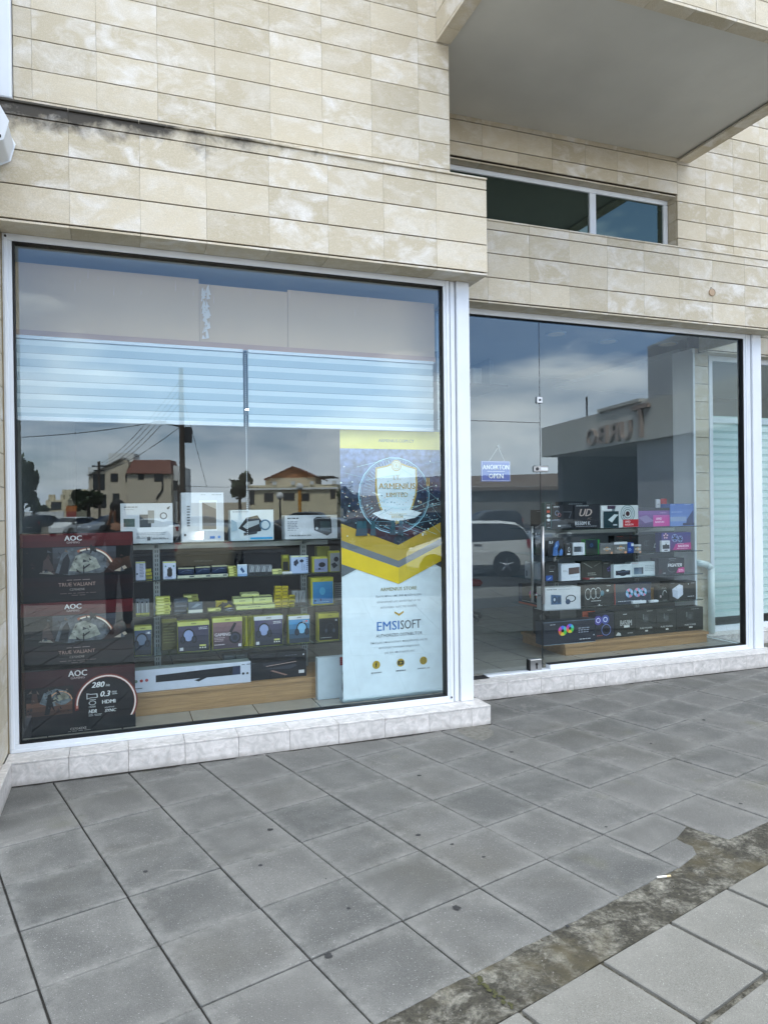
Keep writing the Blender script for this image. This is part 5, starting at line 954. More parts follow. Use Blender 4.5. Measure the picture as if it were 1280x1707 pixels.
# plinth goods
a = onY(*q(60, 1090), 5.31); b_ = onY(*q(710, 1018), 5.31)
box3('soundbar_box', 'long white soundbar carton with a black soundbar picture on the wooden plinth', 'box', None, -.12, b_.x, 5.30, 5.42, ZP, ZP+.155, 'c3cad8', [('p', [(.34, .40), (.92, .42), (.92, .84), (.34, .72)], '0e1016'), ('p', [(.87, .42), (.925, .42), (.925, .84), (.87, .83)], '26304c'), ('p', [(.60, .34), (.67, .46), (.69, .42), (.63, .26)], '090a0e'), ('e', .21, .52, .07, '5d7a6c'), ('e', .245, .53, .07, 'a02a2e'), ('e', .28, .54, .07, 'a84a4e'), ('l', .19, .18, .06, 1, .08, '555a66'), ('l', .935, .86, .05, 1, .06, '3c4048'), ('e', .945, .45, .06, '2c2f3c'), ('e', .975, .45, .055, '55504c')], top='8f9a9c')
fb(q, 'black wide carton with a dark desk keyboard picture right of the soundbar carton', 706, 1000, 962, ZP, 5.33, .10, '15161c', [('p', [(.22, .62), (.62, .70), (.80, .78), (.82, .70), (.55, .60), (.24, .50)], '2a2a33'), ('p', [(.25, .40), (.80, .52), (.83, .44), (.70, .34), (.40, .38)], '33343e'), ('p', [(.35, .32), (.62, .10), (.66, .12), (.40, .34)], '8a6a60'), ('p', [(.28, .50), (.82, .60), (.82, .62), (.28, .52)], 'b59a92'), ('r', .86, .14, .96, .26, 'c9c9cc'), ('e', .95, .86, .03, 'd5d5d8'), ('l', .62, .86, .2, 1, .05, '5a5c68')], name='keyboard_box')
for k in range(3): fb(q, ['left', 'middle', 'right'][k]+' stack of grey papers behind the soundbar carton', 572+62*k, 630+62*k, 975-6*k, ZP, 5.56, .10, '6d7373', [('l', .03, .9, .94, 8, .11, '8d9494')], name='paper_stack', cat='papers', group='paper stacks behind the soundbar carton')
wb = fb(q, 'plain white carton with a dark tool picture leaning at the foot of the banner', 1058, 1204, 985, .1405, 5.20, .06, 'b7c4cc', [('r', .80, .78, 1, .98, '7d1e26'), ('l', .81, .95, .18, 4, .045, 'a04a50'), ('p', [(.88, .58), (.92, .70), (.99, .70), (.97, .56), (.95, .40), (.90, .10), (.86, .22), (.90, .48)], '14161c'), ('p', [(.90, .24), (.93, .44), (.925, .2)], 'b7c4cc')], name='carton')
# ---------------- roll-up banner
BW = ('dbe7ed'); bn = empty('roll_up_banner', (1.94, 5.08, .14), 'yellow, white and navy roll-up advertising banner for an IT store standing behind the left pane', 'banner')
mb = MB(); x0, x1, z0, z1 = 1.528, 2.345, .165, 2.160; nb = 12; BY = 5.05
W_, H_ = x1-x0, z1-z0
def bfr(u, v, l_): return (x0+u, BY-l_-.0005, z0+v)
for a in range(8):
    for b_ in range(24):
        u0, u1, v0, v1 = W_*a/8, W_*(a+1)/8, H_*b_/24, H_*(b_+1)/24; mb.face([bfr(u0, v0, 0), bfr(u1, v0, 0), bfr(u1, v1, 0), bfr(u0, v1, 0)], pr(BW))
def strip(v0, v1, col, L_): draw(mb, lambda u, v, l_: bfr(u, v, l_+L_), W_, H_, [('r', a/8, v0, (a+1)/8, v1, col) for a in range(8)])
rb = random.Random(5); BV = lambda y: (y)                                      # banner v from 0 (foot) to 1
D_ = []
NG = 16
for t in range(NG):
    f_ = t/(NG-1); v0 = .93-(t+1)*(.93-.60)/NG; col = [(100, 120, 165), (66, 82, 120), (26, 36, 56), (18, 22, 36)]; g_ = f_*3; k0 = min(2, int(g_)); fr2 = g_-k0; cc = '~%02x%02x%02x' % tuple(int(col[k0][i]*(1-fr2)+col[k0+1][i]*fr2) for i in range(3))
    for a in range(8): D_.append((a/8, v0, (a+1)/8, v0+(.33)/NG+.0005, cc))
draw(mb, lambda u, v, l_: bfr(u, v, .001), W_, H_, [('r', *d) for d in D_])
def lay(art, L_): draw(mb, lambda u, v, l_: bfr(u, v, l_*.25+L_), W_, H_, art)
lay([('p', [(0, .72-.0), (.0, .60), (1, .60), (1, .72), (.54, .60)], '~202c3a')]+[('p', [(a, .60), (a+.12, .60), (a+.13, .6+rb.uniform(.02, .07)), (a+.01, .6+rb.uniform(.02, .07))], '1d222c') for a in (0, .15, .3, .45, .6, .75, .88)], .0012)
city = []
for k in range(220):
    u, v = rb.uniform(.01, .97), rb.gauss(.72, .05); v = min(.9, max(.605, v)); sz = rb.uniform(.002, .006); city.append(('r', u, v, u+sz*2, v+sz*.7, rb.choice(['c9b79a', '8fb4c4', 'd8d8cc', '5f7f96', 'b48a78', '3d6a78'])))
for k in range(34): u, v = rb.uniform(.0, .98), rb.uniform(.60, .92); city.append(('e', u, v, rb.uniform(.001, .0034), rb.choice(['bfeaf2', 'e6fbff', '8fd0dc'])))
for k in range(30):
    u, v, a = rb.uniform(0, .9), rb.uniform(.62, .925), rb.uniform(-.6, .6); L2 = rb.uniform(.1, .35); u2 = min(.995, u+L2); v2 = min(.928, max(.602, v+a*L2*.4)); city.append(('p', [(u, v), (u2, v2), (u2, v2+.0012), (u, v+.0012)], rb.choice(['8fc4d4', 'a9dbe4', '6fa0b4'])))
for k in range(7): u = rb.uniform(.1, .6); city.append(('p', [(u, .605), (u+.06, .605), (u+.05, .66), (u+.02, .66)], rb.choice(['2c6a70', '1e4c58', '3a3f58'])))
lay([('p', [(0, .662), (.55, .560), (1, .662)], '~22303c')], .0013)
lay(city, .0016)
lay([('o', .52, .755, .145, .0030, '9fd4e8'), ('o', .52, .755, .138, .0012, '7fb4cc')]+[('p', [(.52+.33*math.cos(a)*.95, .755+.135*math.sin(a)), (.52+.33*math.cos(a)*.72, .755+.103*math.sin(a)), (.52+.33*math.cos(a)*.72+.004, .755+.103*math.sin(a)), (.52+.33*math.cos(a)*.95+.005, .755+.135*math.sin(a))], '8fc0dc') for a in [k*math.pi/34 for k in range(5, 44)]], .0026)
GO = 'b39a45'; GO2 = 'a48a3c'
shield = [(.335, .86), (.44, .868), (.54, .885), (.66, .868), (.745, .86), (.75, .80), (.74, .755), (.70, .71), (.65, .675), (.60, .66), (.48, .66), (.42, .675), (.37, .71), (.335, .76), (.33, .80)]
lay([('p', shield, GO)], .0034); cxx, cyy = .54, .77
lay([('p', [(cxx+(a-cxx)*.92, cyy+(b2-cyy)*.94) for a, b2 in shield], 'd2e2ea'), ('p', [(.30, .688), (.40, .70), (.54, .69), (.68, .70), (.79, .688), (.72, .668), (.65, .664), (.54, .655), (.44, .664), (.38, .668)], 'dbe7ec'), ('e', .54, .868, .022, 'cfd8cc'), ('o', .54, .868, .021, .003, GO), ('o', .54, .868, .014, .002, GO), ('p', [(.53, .876), (.54, .860), (.55, .876), (.545, .876), (.54, .868), (.535, .876)], GO),
     ('t', 'I.T.', .545, .822, .017, GO2, .16, 0, .01), ('t', 'ARMENIUS', .545, .790, .022, GO2, .50, 0, .02), ('t', 'LIMITED', .545, .757, .017, GO2, .32, 0, .01), ('r', .46, .683, .64, .6845, GO)]+[('r', .49+.02*k, .668, .497+.02*k, .680, GO) for k in range(6)]+[('p', [(.54+.035*math.cos(a*math.pi/5)*(1 if a % 2 else .45), .653+.009*math.sin(a*math.pi/5)*(1 if a % 2 else .45)) for a in range(10)], GO)]+[('r', .84, .79, .853, .822, GO), ('r', .862, .79, .872, .822, GO)], .0042)
lay([('r', 0, .93, 1, 1.0, 'd4c84a')], .0014); lay([('t', 'ARMENIUS.COM.CY', .545, .962, .0115, '6a6f6a', .52, 0, .02)], .002)
# chevrons
lay([('p', [(0, .645), (.55, .568), (1, .645), (1, .585), (.55, .508), (0, .585)][:0] or [(0, .652), (.55, .566), (.55, .506), (0, .590)], 'b39a3c'), ('p', [(.55, .566), (1, .652), (1, .590), (.55, .506)], 'b39a3c')], .005)
lay([('p', [(0, .590), (.55, .506), (.55, .480), (0, .564)], '6c7278'), ('p', [(.55, .506), (1, .590), (1, .564), (.55, .480)], '6c7278')], .005)
lay([('p', [(0, .564), (.55, .480), (.55, .418), (0, .502)], 'dfc012'), ('p', [(.55, .480), (1, .564), (1, .502), (.55, .418)], 'c9b02a'), ('p', [(0, .502), (.14, .481), (0, .455)], '5c6368'), ('p', [(1, .502), (.92, .487), (1, .47)], '3c4046')], .005)
BL_ = '2d6cb4'; GR_ = '5a6068'; TX = '7a828c'
lay([('t', 'ARMENIUS STORE', .55, .400, .013, '8c8340', .52, 0, .012), ('t', 'Βρείτε πάνω από 3000 προϊόντα στο', .55, .374, .0105, TX, .56, 0, 0), ('t', 'ηλεκτρονικό μας κατάστημα με τις', .55, .353, .0105, TX, .52, 0, 0), ('t', 'καλύτερες τιμές της αγοράς', .55, .332, .0105, TX, .44, 0, 0),
     ('p', [(.505, .315), (.55, .305), (.595, .315), (.595, .308), (.55, .296), (.505, .308)], 'b8962a'), ('t', 'EMSI', .44, .262, .034, BL_, .225, 0, .012), ('t', 'SOFT', .665, .262, .034, GR_, .205, 0, .012), ('t', 'AUTHORIZED DISTRIBUTOR', .55, .226, .012, GR_, .46, 0, 0),
     ('t', 'Επίσημος αποκλειστικός προμηθευτής για τα', .55, .200, .0105, TX, .74, 0, 0), ('t', 'καλύτερα λογισμικά ασφαλείας', .55, .180, .0105, TX, .52, 0, 0), ('t', 'για τον υπολογιστή σας', .55, .160, .0105, TX, .40, 0, 0)], .002)
for u, cap in ((.32, '@ITARMENIUS'), (.56, 'ARMENIUS'), (.79, 'ARMENIUS_LTD')):
    lay([('e', u, .118, .0155, 'b89b2a'), ('t', cap, u, .088, .006, '4a4f56', .17, 0, .02)], .002)
lay([('t', 'f', .32, .118, .018, '33321c', .05, 0, .04), ('r', .53, .110, .59, .126, '33321c'), ('p', [(.553, .113), (.575, .118), (.553, .123)], 'b89b2a'), ('r', .767, .108, .813, .128, '33321c')], .0034)
lay([('r', .772, .1095, .808, .1265, 'b89b2a'), ('o', .79, .118, .0055, .0015, '33321c'), ('e', .802, .124, .0012, '33321c')], .0042)
part(mb, 'printed_sheet', bn); part(MB().box(x0-.01, x1+.01, 5.04, 5.12, .141, .166, paint('9fb0b8', .35, .6, .02), ch=.006), 'base', bn); part(MB().box(x0, x1, 5.048, 5.060, 2.161, 2.175, paint('8d9496', .4, .5, .02)), 'top_rail', bn); part(MB().tube((1.94, 5.09, .16), (1.94, 5.075, 2.16), .01, STEEL), 'pole', bn)
# ---------------- roller blinds and bulkhead in the left window
BA = paint('d2dde2', .7, 0, .02, 2); BB = paint('aebfc8', .7, 0, .02, 2); BD = paint('5c7486', .7, 0, .02, 2)
for k, (bx_0, bx_1, lab) in enumerate(((-.60, .818, 'left one of two white banded roller blinds in the left window'), (.852, 2.262, 'right one of two white banded roller blinds in the left window'))):
    r_ = empty('roller_blind', ((bx_0+bx_1)/2, 5.0, 2.17), lab, 'blind', 'roller blinds in the left window'); mb = MB(); z = 2.665; n = 0
    while z > 2.185:
        h = .034; mb.face([(bx_0, 5.0, z-h), (bx_1, 5.0, z-h), (bx_1, 4.994, z), (bx_0, 4.994, z)], BA); z -= h
        mb.face([(bx_0, 5.004, z-.047), (bx_1, 5.004, z-.047), (bx_1, 5.0, z), (bx_0, 5.0, z)], BB); z -= .047
        mb.face([(bx_0, 5.006, z-.004), (bx_1, 5.006, z-.004), (bx_1, 5.004, z), (bx_0, 5.004, z)], BD); z -= .004
    part(mb, 'fabric', r_); part(MB().box(bx_0, bx_1, 4.994, 5.012, 2.155, 2.182, WHITE, ch=.003), 'bottom_bar', r_); part(MB().box(bx_0, bx_1, 4.985, 5.045, 2.668, 2.69, WHITE, ch=.003), 'head_rail', r_)
    if k == 0:
        mb = MB(); z = 1.35
        while z < 2.66: mb.ball((.833, 4.99, z), .004, .004, .004, WHITE, 6, 4); z += .0135
        part(mb, 'bead_chain', r_)
BH = paint('cdb292', .9, 0, .05, 1.2, .1); BH2 = paint('b3937f', .9, 0, .06, 1.5)
bk = empty('bulkhead', (.8, 5.06, 2.69), 'rough beige plastered bulkhead board above the two roller blinds', 'bulkhead')
mb = MB().box(-.60, .533, 5.05, 5.08, 2.695, 3.165, BH).box(.535, 1.15, 5.052, 5.08, 2.695, 3.135, BH).box(1.152, 2.30, 5.047, 5.08, 2.695, 3.15, BH); part(mb, 'board', bk)
mb = MB(); rs = random.Random(3)
for k in range(60):
    x = rs.uniform(.545, .585); z = rs.uniform(2.75, 3.1); yy = 5.0465-.00015*k; mb.face([(x, yy, z), (x+rs.uniform(.006, .03), yy, z+.004), (x+rs.uniform(.004, .02), yy, z+rs.uniform(.02, .07))], paint('e6ddd4', .9))
for k in range(14):
    x = rs.uniform(-.5, 2.2); z = rs.uniform(3.0, 3.12); mb.face([(x, 5.0455, z), (x+.003, 5.0455, z), (x+.004, 5.0455, z+rs.uniform(.03, .1))], paint('dccabc', .9))
part(mb, 'plaster_smear', bk); part(MB().box(-.60, 2.30, 5.03, 5.08, 2.692, 2.6945, WHITE).box(-.6, 2.3, 5.035, 5.046, 2.696, 2.735, BH2), 'trim', bk)
# ---------------- hanging door sign
sg_ = empty('open_sign', (3.03, 5.43, 1.79), 'blue hanging sign reading ANOIKTON and OPEN inside the glass door', 'sign')
mb = MB(); mb.box(2.891, 3.174, 5.424, 5.430, 1.792, 1.968, paint('1d4fa8', .3, 0, .02), ch=.002)
draw(mb, lambda u, v, l_: (2.891+u, 5.424-l_, 1.792+v), .283, .176, [('r', .02, .03, .98, .045, 'dfe4ee'), ('r', .02, .955, .98, .97, 'dfe4ee'), ('r', .02, .045, .03, .955, 'dfe4ee'), ('r', .97, .045, .98, .955, 'dfe4ee'), ('t', 'ΑΝΟΙΚΤΟΝ', .5, .70, .22, 'f0f2f6', .9, 0, .03), ('r', .2, .485, .8, .505, 'dfe4ee'), ('t', 'OPEN', .5, .27, .22, 'f0f2f6', .5, 0, .03)])
part(mb, 'panel', sg_); part(MB().tube((2.97, 5.427, 1.968), (3.045, 5.40, 2.085), .0015, WHITE, 6).tube((3.12, 5.427, 1.968), (3.045, 5.40, 2.085), .0015, WHITE, 6), 'cord', sg_); part(MB().tube((3.045, 5.389, 2.09), (3.045, 5.405, 2.09), .016, paint('5a6468', .3), 12), 'suction_hook', sg_)
# ---------------- right window: display unit
SX0, SX1, SY = 3.86, 5.72, 5.87
dr_ = empty('display_shelf', (4.85, 6.2, .14), 'glass shelving packed with computer parts on a wooden plinth in the right window', 'display shelf')
part(MB().box(3.965, 5.725, 5.80, 6.60, .222, .25, WOOD, ch=.002).box(3.98, 5.712, 5.815, 5.835, .1402, .2215, WOOD, ch=.001).box(3.975, 3.99, 5.836, 6.58, .1402, .2215, WOOD).box(5.70, 5.712, 5.836, 6.58, .1402, .2215, WOOD), 'plinth', dr_)
LR = (1.350, 1.092, .850, .580)
for z in LR: part(MB().box(SX0-.03, SX1, SY, 6.56, z-.008, z, CLEAR).box(SX0-.03, SX1, SY-.0025, SY-.0005, z-.008, z, paint('16201d', .2)), 'shelf', dr_)
for x in (4.15, 5.15):
    mb = MB().box(x-.022, x+.022, 6.20, 6.23, .251, 1.335, UPM); z = .29
    while z < 1.31: mb.box(x-.009, x-.004, 6.198, 6.2005, z, z+.022, BLACK).box(x+.004, x+.009, 6.198, 6.2005, z, z+.022, BLACK); z += .034
    part(mb, 'upright', dr_)
    for z in LR: part(MB().prism([(5.93, z-.0085), (6.2, z-.0085), (6.2, z-.06), (5.95, z-.02)], lambda a, b_, t: (x-.004+.008*t, a, b_), UPM), 'bracket', dr_)
part(MB().box(3.95, 4.127, 6.19, 6.22, 1.29, 1.335, UPM).box(4.173, 5.127, 6.19, 6.22, 1.29, 1.335, UPM).box(5.173, 5.65, 6.19, 6.22, 1.29, 1.335, UPM), 'cross_rail', dr_)
R1, R2, R3, R4, RP = (z+.001 for z in (*LR, .25))
def rb_(lab, x0, x1, yt, Z0, Yf, dep, base, art, **k): return fb(s4, lab, x0, x1, yt, Z0, Yf, dep, base, art, group='boxes on the right display', **k)
DK = '1b1d22'; RG = ['3ac0b0', '4a6ad8', 'c83aa0', 'e0703a', 'd8c83a', '4ac04a']
lb(s4, 'dark carton at the far left end of the top right shelf, behind the door handles', 128, 212, 112, R1, 3.87, .25, DK, [('l', .5, .9, .4, 1, .05, '8b8e94'), ('r', .0, .0, 1, .1, '24262c')])
rb_('tall narrow black box with a column of small emblems and a teal edge', 216, 262, 66, R1, 5.89, .06, '2a4c4c', [('r', .12, .02, .85, .97, '0e1012'), ('l', .3, .90, .4, 1, .03, 'c9ccd0'), ('r', .3, .78, .7, .84, 'd8dade'), ('r', .3, .62, .7, .70, 'b8452c'), ('e', .5, .50, .055, 'e0e2e4', 1.5), ('e', .5, .35, .05, 'd6d8da', 1.5), ('l', .35, .2, .3, 1, .03, 'a9acb0'), ('l', .3, .07, .4, 1, .03, 'c9ccd0')])
rb_('dark box with a thin fan and cable drawing on the top right shelf', 264, 400, 80, R1, 5.90, .10, DK, [('l', .06, .90, .28, 1, .06, 'c5c8cc'), ('o', .22, .66, .10, .02, '7a8aa8'), ('o', .32, .58, .08, .02, 'a86a68'), ('p', [(.5, .72), (.9, .72), (.8, .45), (.75, .45), (.86, .68), (.5, .69)], '5a5e66'), ('r', .25, .10, .38, .16, 'c9ccd0'), ('l', .4, .14, .5, 2, .07, '7c8086')])
rb_('black motherboard box with large slanted pale letters on the top right shelf', 402, 565, 78, R1, 5.89, .08, '212329', [('l', .08, .93, .45, 1, .05, 'b5b8bd'), ('t', 'UD', .44, .66, .30, 'b5a49c', .55, .35, .03), ('t', 'AC', .58, .42, .10, '7d6f6c', .3, .35), ('t', 'B550M K', .32, .22, .15, 'c3c5c9', .58, 0, .02), ('l', .06, .08, .8, 1, .06, '8d9096')])
rb_('white patterned graphics card box with concentric rings and a red corner', 569, 804, 84, R1, 5.89, .10, 'c4c9ca', [('o', .71, .62, .40, .05, '7c8f90'), ('o', .71, .62, .31, .05, '8fa0a2'), ('o', .71, .62, .22, .05, '75888a'), ('e', .71, .62, .11, '3a1c22'), ('e', .60, .55, .04, '3a1c22'), ('r', .02, .78, .3, .96, 'dfe3e4'), ('p', [(.30, .98), (.40, .98), (.34, .66), (.28, .66)], '6d7c80'), ('r', .58, .02, .995, .36, 'b02430'), ('t', 'AMD', .70, .26, .09, 'e8d4d4', .2, 0, .02), ('t', 'RADEON', .74, .13, .08, 'e8d4d4', .3, 0, .02), ('r', .06, .0, .46, .74, '173238'), ('p', [(.18, .36), (.34, .60), (.46, .58), (.40, .50), (.28, .24)], 'c3ced0'), ('r', .31, .10, .41, .16, 'b5bcc0'), ('r', .16, .84, .36, .99, '46384a')])
rb_('purple graphics card box with a bright pink lower right field', 806, 1002, 100, R1, 5.89, .10, '6c4586', [('g', .0, .0, 1, .99, '84589c', '44305c', 6), ('p', [(.0, .5), (.25, .62), (.5, .3), (.2, .2)], '7a6a90'), ('r', .46, .02, 1, .62, 'b8388c'), ('g', .46, .40, 1, .62, 'a85098', 'b8388c', 3), ('t', 'AMD', .64, .42, .12, 'e4c4dc', .2, .1, .03), ('t', 'RADEON', .66, .25, .10, 'e4c4dc', .28, .1, .02), ('r', .0, .85, 1, 1, '33343a'), ('l', .68, .72, .26, 1, .04, 'd0b0d0')])
rb_('blue graphics card box with a dark diagonal corner, right end of the top shelf', 1004, 1152, 74, R1, 5.88, .14, '4a66a4', [('g', 0, 0, 1, 1, '4f6dac', '6a86bc', 4), ('p', [(.70, .30), (.98, .72), (.98, .04), (.66, .04)], '2a3560'), ('r', .0, .22, .68, .42, '8698b8'), ('l', .05, .62, .45, 1, .05, '9fb2d4'), ('l', .05, .95, .15, 1, .04, 'b5c4e0'), ('l', .6, .95, .3, 1, .04, 'b5c4e0'), ('r', .52, .03, 1, .14, '2a3052')])
rb_('flat dark carton lying on top behind the motherboard box', 328, 482, 60, R1, 6.03, .12, '1c2326', [('l', .25, .90, .6, 1, .04, '9a9fa4')])
rb_('small red card standing behind the purple box', 946, 984, 42, R1, 6.05, .02, '98181f', [('r', .35, .75, .65, .8, 'e4c4c4')], name='card', cat='card')
rb_('small white card beside the red card', 918, 944, 46, R1, 6.05, .02, 'b5b7ba', [('l', .2, .8, .6, 1, .05, '777777')], name='card', cat='card')
# second right shelf
lb(s4, 'dark box with a green label at the left end of the second right shelf', 140, 232, 290, R2, 3.88, .2, '2a2d30', [('r', .1, .12, .5, .45, '2c4a3c'), ('l', .1, .8, .7, 3, .08, '7d8286')])
rb_('dark box with a blue armoured shape on the second right shelf', 236, 336, 300, R2, 5.89, .09, '1e222a', [('t', 'B.F', .22, .84, .16, 'c5c9d0', .3, 0, .03), ('p', [(.3, .02), (.35, .5), (.5, .85), (.66, .95), (.72, .7), (.60, .4), (.66, .1), (.55, .02)], '3f6aa8'), ('p', [(.7, .02), (.72, .3), (.86, .45), (.95, .3), (.9, .02)], '4a78b8'), ('p', [(.45, .5), (.55, .8), (.6, .6)], '8fb0dc')])
rb_('small dark box with a white phone outline', 346, 388, 322, R2, 5.89, .05, '2a2b2e', [('o', .55, .48, .20, .05, 'c5c8cc', 0, 360, .5), ('l', .2, .93, .5, 1, .06, 'b5b8bc'), ('r', .25, .05, .75, .17, 'c9ccd0')])
rb_('white box with a grey screen picture on the second right shelf', 396, 470, 319, R2, 5.88, .06, 'ccd2d8', [('r', .06, .26, .66, .70, '3c454e'), ('p', [(.66, .70), (.80, .64), (.78, .20), (.66, .26)], '8d97a2'), ('l', .1, .12, .4, 1, .05, '9aa0a6')])
rb_('dark navy box with a bright green right edge', 473, 562, 299, R2, 5.90, .07, '2f8a3c', [('r', .0, .0, .86, 1, '14202c'), ('o', .42, .62, .14, .03, '2a4a78'), ('o', .42, .62, .08, .02, '4a78a8'), ('r', .0, .0, .86, .40, '2a332f')])
for k, (a, b_, t) in enumerate(((565, 649, 322), (652, 735, 314), (778, 822, 330))):
    rb_(['left', 'middle', 'right'][k]+' of three grey processor boxes with an orange ring on the second right shelf', a, b_, t, R2, 5.88-.004*k, .06, '76787a', [('r', .0, .80, 1, 1, ('6d7072', 'c9ced2', 'a9acb0')[k]), ('g', 0, 0, 1, .8, '5f6264', '77736c', 4), ('o', .5, .46, .20, .06, 'c08a3c', 20, 330), ('t', 'RYZEN', .5, .46, .17, 'e2e0da', .82, 0, .02), ('e', .85, .08, .12, 'd49a78')], name='processor_box')
rb_('small blue processor box between two grey processor boxes', 738, 776, 318, R2, 5.87, .05, '1c3f86', [('r', .58, .66, .98, .92, 'd0d8e4'), ('l', .1, .4, .5, 3, .1, '8fb0dc')], name='processor_box')
rb_('long black carton with faint line drawings behind the processor boxes', 655, 944, 272, R2, 6.00, .10, '1b1f20', [('l', .05, .94, .1, 1, .04, 'b04030'), ('r', .1, .84, .45, .87, '4a2a28'), ('o', .68, .5, .16, .02, '50575a', 60, 280), ('o', .72, .5, .16, .02, '50575a', 60, 280), ('p', [(.84, .2), (.95, .24), (.93, .5), (.86, .46)], '8a9092'), ('p', [(.86, .25), (.93, .28), (.91, .42), (.87, .4)], '1b1f20')])
rb_('purple and blue graphics card box with three fans and a pink field', 950, 1134, 254, R2, 5.91, .10, '34306c', [('g', 0, 0, 1, 1, '3c3c7c', '5c2c6c', 5), ('f', .14, .82, .16, ['c8a0b0', '4a3a68']*5), ('f', .44, .70, .19, ['6a7ab0', '2a2c58']*5), ('o', .44, .70, .21, .02, '9aa8cc'), ('f', .62, .64, .16, ['6a7ab0', '2a2c58']*5), ('o', .62, .64, .17, .02, '9aa8cc'), ('p', [(.36, .06), (.46, .38), (.99, .44), (.99, .06)], 'b02c7c'), ('t', 'RADEON', .72, .26, .12, 'f0d0e4', .4, 0, .03), ('l', .5, .38, .2, 1, .05, 'e0b8d0'), ('l', .5, .12, .4, 1, .05, 'e0b8d0'), ('r', 0, 0, 1, .05, '15141c')])
rb_('small white and black box before the graphics card box with three fans', 951, 1004, 306, R2, 5.87, .03, 'c6c9ce', [('r', .1, .25, .92, .62, '1c1e22'), ('r', .3, .08, .7, .18, '2a2c30'), ('l', .4, .8, .4, 1, .06, '44474c'), ('e', .5, .66, .08, '1c1e22')])
# third right shelf
lb(s4, 'pale grey white box at the left end of the third right shelf', 92, 170, 442, R3, 3.87, .10, 'b4bac4', [('r', .12, .1, .2, .45, '555c68'), ('l', .3, .9, .5, 2, .05, '8b919c')])
rb_('dark box with a small screen drawing above a blue label', 222, 302, 440, R3, 5.90, .08, '26282a', [('r', .3, .60, .75, .82, '4c4f52'), ('r', .34, .64, .71, .78, '1c1e20'), ('l', .3, .5, .4, 1, .06, 'c5c8cc'), ('r', .02, .03, .55, .30, '27509a'), ('p', [(.15, .1), (.4, .22), (.4, .18), (.2, .08)], '9ab8e0')])
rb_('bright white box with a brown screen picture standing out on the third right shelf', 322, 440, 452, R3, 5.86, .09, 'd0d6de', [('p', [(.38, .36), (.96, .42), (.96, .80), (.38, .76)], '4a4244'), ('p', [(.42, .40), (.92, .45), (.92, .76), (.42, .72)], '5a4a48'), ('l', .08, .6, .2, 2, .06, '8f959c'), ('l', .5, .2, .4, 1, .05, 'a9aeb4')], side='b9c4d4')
rb_('charcoal box with thin wire drawings on the third right shelf', 446, 578, 434, R3, 5.92, .10, '33342f', [('p', [(.1, .9), (.5, .6), (.52, .62), (.14, .92)], '7c7e78'), ('p', [(.6, .7), (.9, .9), (.92, .88), (.62, .68)], '6a6c66'), ('l', .3, .3, .4, 2, .1, '8d8f88')])
rb_('charcoal box with a small violet fan on the third right shelf', 581, 646, 440, R3, 5.92, .10, '2e2f2c', [('f', .62, .55, .16, ['5a4a88', '2a2c3a']*5), ('l', .1, .9, .6, 1, .06, '8d8f88')])
for k, (a, b_, lab) in enumerate(((535, 585, 'left flat white price tag box before the charcoal boxes'), (590, 726, 'long flat white box before the charcoal boxes on the third right shelf'))): rb_(lab, a, b_, 542, R3, 5.865, .05, 'c9d0d4', [('l', .1, .4, .8, 1, .3, '9aa0a4')])
rb_('flat red and white packet left of the flat white boxes', 474, 532, 540, R3, 5.866, .05, '7c2a2e', [('r', .45, .1, 1, .9, 'aeb4ae')])
rb_('white box with a dark virtual reality headset picture', 651, 764, 456, R3, 5.87, .07, 'c6d0d4', [('e', .5, .36, .24, '1c2230', 1.7), ('r', .1, .2, .9, .54, '1c2230'), ('r', .2, .42, .8, .46, '5a6a84'), ('l', .4, .88, .3, 1, .05, '7c8488')])
rb_('white wide box with a grey screen picture and a small cyan tag beside', 757, 918, 440, R3, 5.95, .09, 'bcc6c8', [('g', .12, .12, .48, .62, '4a5868', '6c8092', 4), ('r', .42, .12, .48, .62, '2c343c'), ('l', .05, .92, .3, 1, .06, 'a85a5c'), ('l', .55, .7, .4, 4, .12, '8f999c')])
rb_('black graphics card box with a slanted white title and a pink corner', 930, 1094, 414, R3, 5.90, .12, '26282c', [('o', .52, .50, .36, .02, '6a6e74', 60, 300), ('l', .4, .93, .3, 1, .04, 'b5b8bc'), ('t', 'FIGHTER', .64, .56, .19, 'dadce0', .62, .25, .03), ('p', [(.68, .10), (.76, .38), (.99, .42), (.99, .10)], 'c03880'), ('l', .76, .25, .2, 2, .08, 'f0c4dc'), ('l', .16, .1, .1, 1, .06, 'c9ccd0'), ('r', .02, .1, .12, .35, '3c2028')])
# fourth right shelf
lb(s4, 'dark cooler box with two rainbow fans and an orange foot, left end', 56, 220, 588, R4, 3.86, .16, '20242a', [('f', .50, .55, .22, RG), ('f', .74, .55, .20, RG), ('r', .0, .0, 1, .08, 'b04a2c'), ('l', .03, .16, .9, 1, .05, 'c5c8c8'), ('r', .0, .08, .14, 1, '1a2c4c')])
rb_('white liquid cooler box with a blue radiator picture overhanging the fourth shelf', 226, 440, 600, R4, 5.81, .16, 'c0c4c8', [('l', .08, .90, .28, 1, .09, '50555a'), ('l', .38, .90, .3, 1, .05, '8d9298'), ('p', [(.18, .70), (.46, .66), (.46, .26), (.18, .26)], '38587c'), ('e', .28, .47, .15, '27405c', .7), ('e', .40, .46, .15, '27405c', .7), ('e', .27, .48, .07, 'b9c8d4', .6), ('o', .72, .50, .16, .035, '1e2228', 0, 360, 1.6), ('e', .64, .36, .12, '27405c'), ('r', .0, .0, 1, .05, '8b9096')], yaw=-6, side='aab0b4')
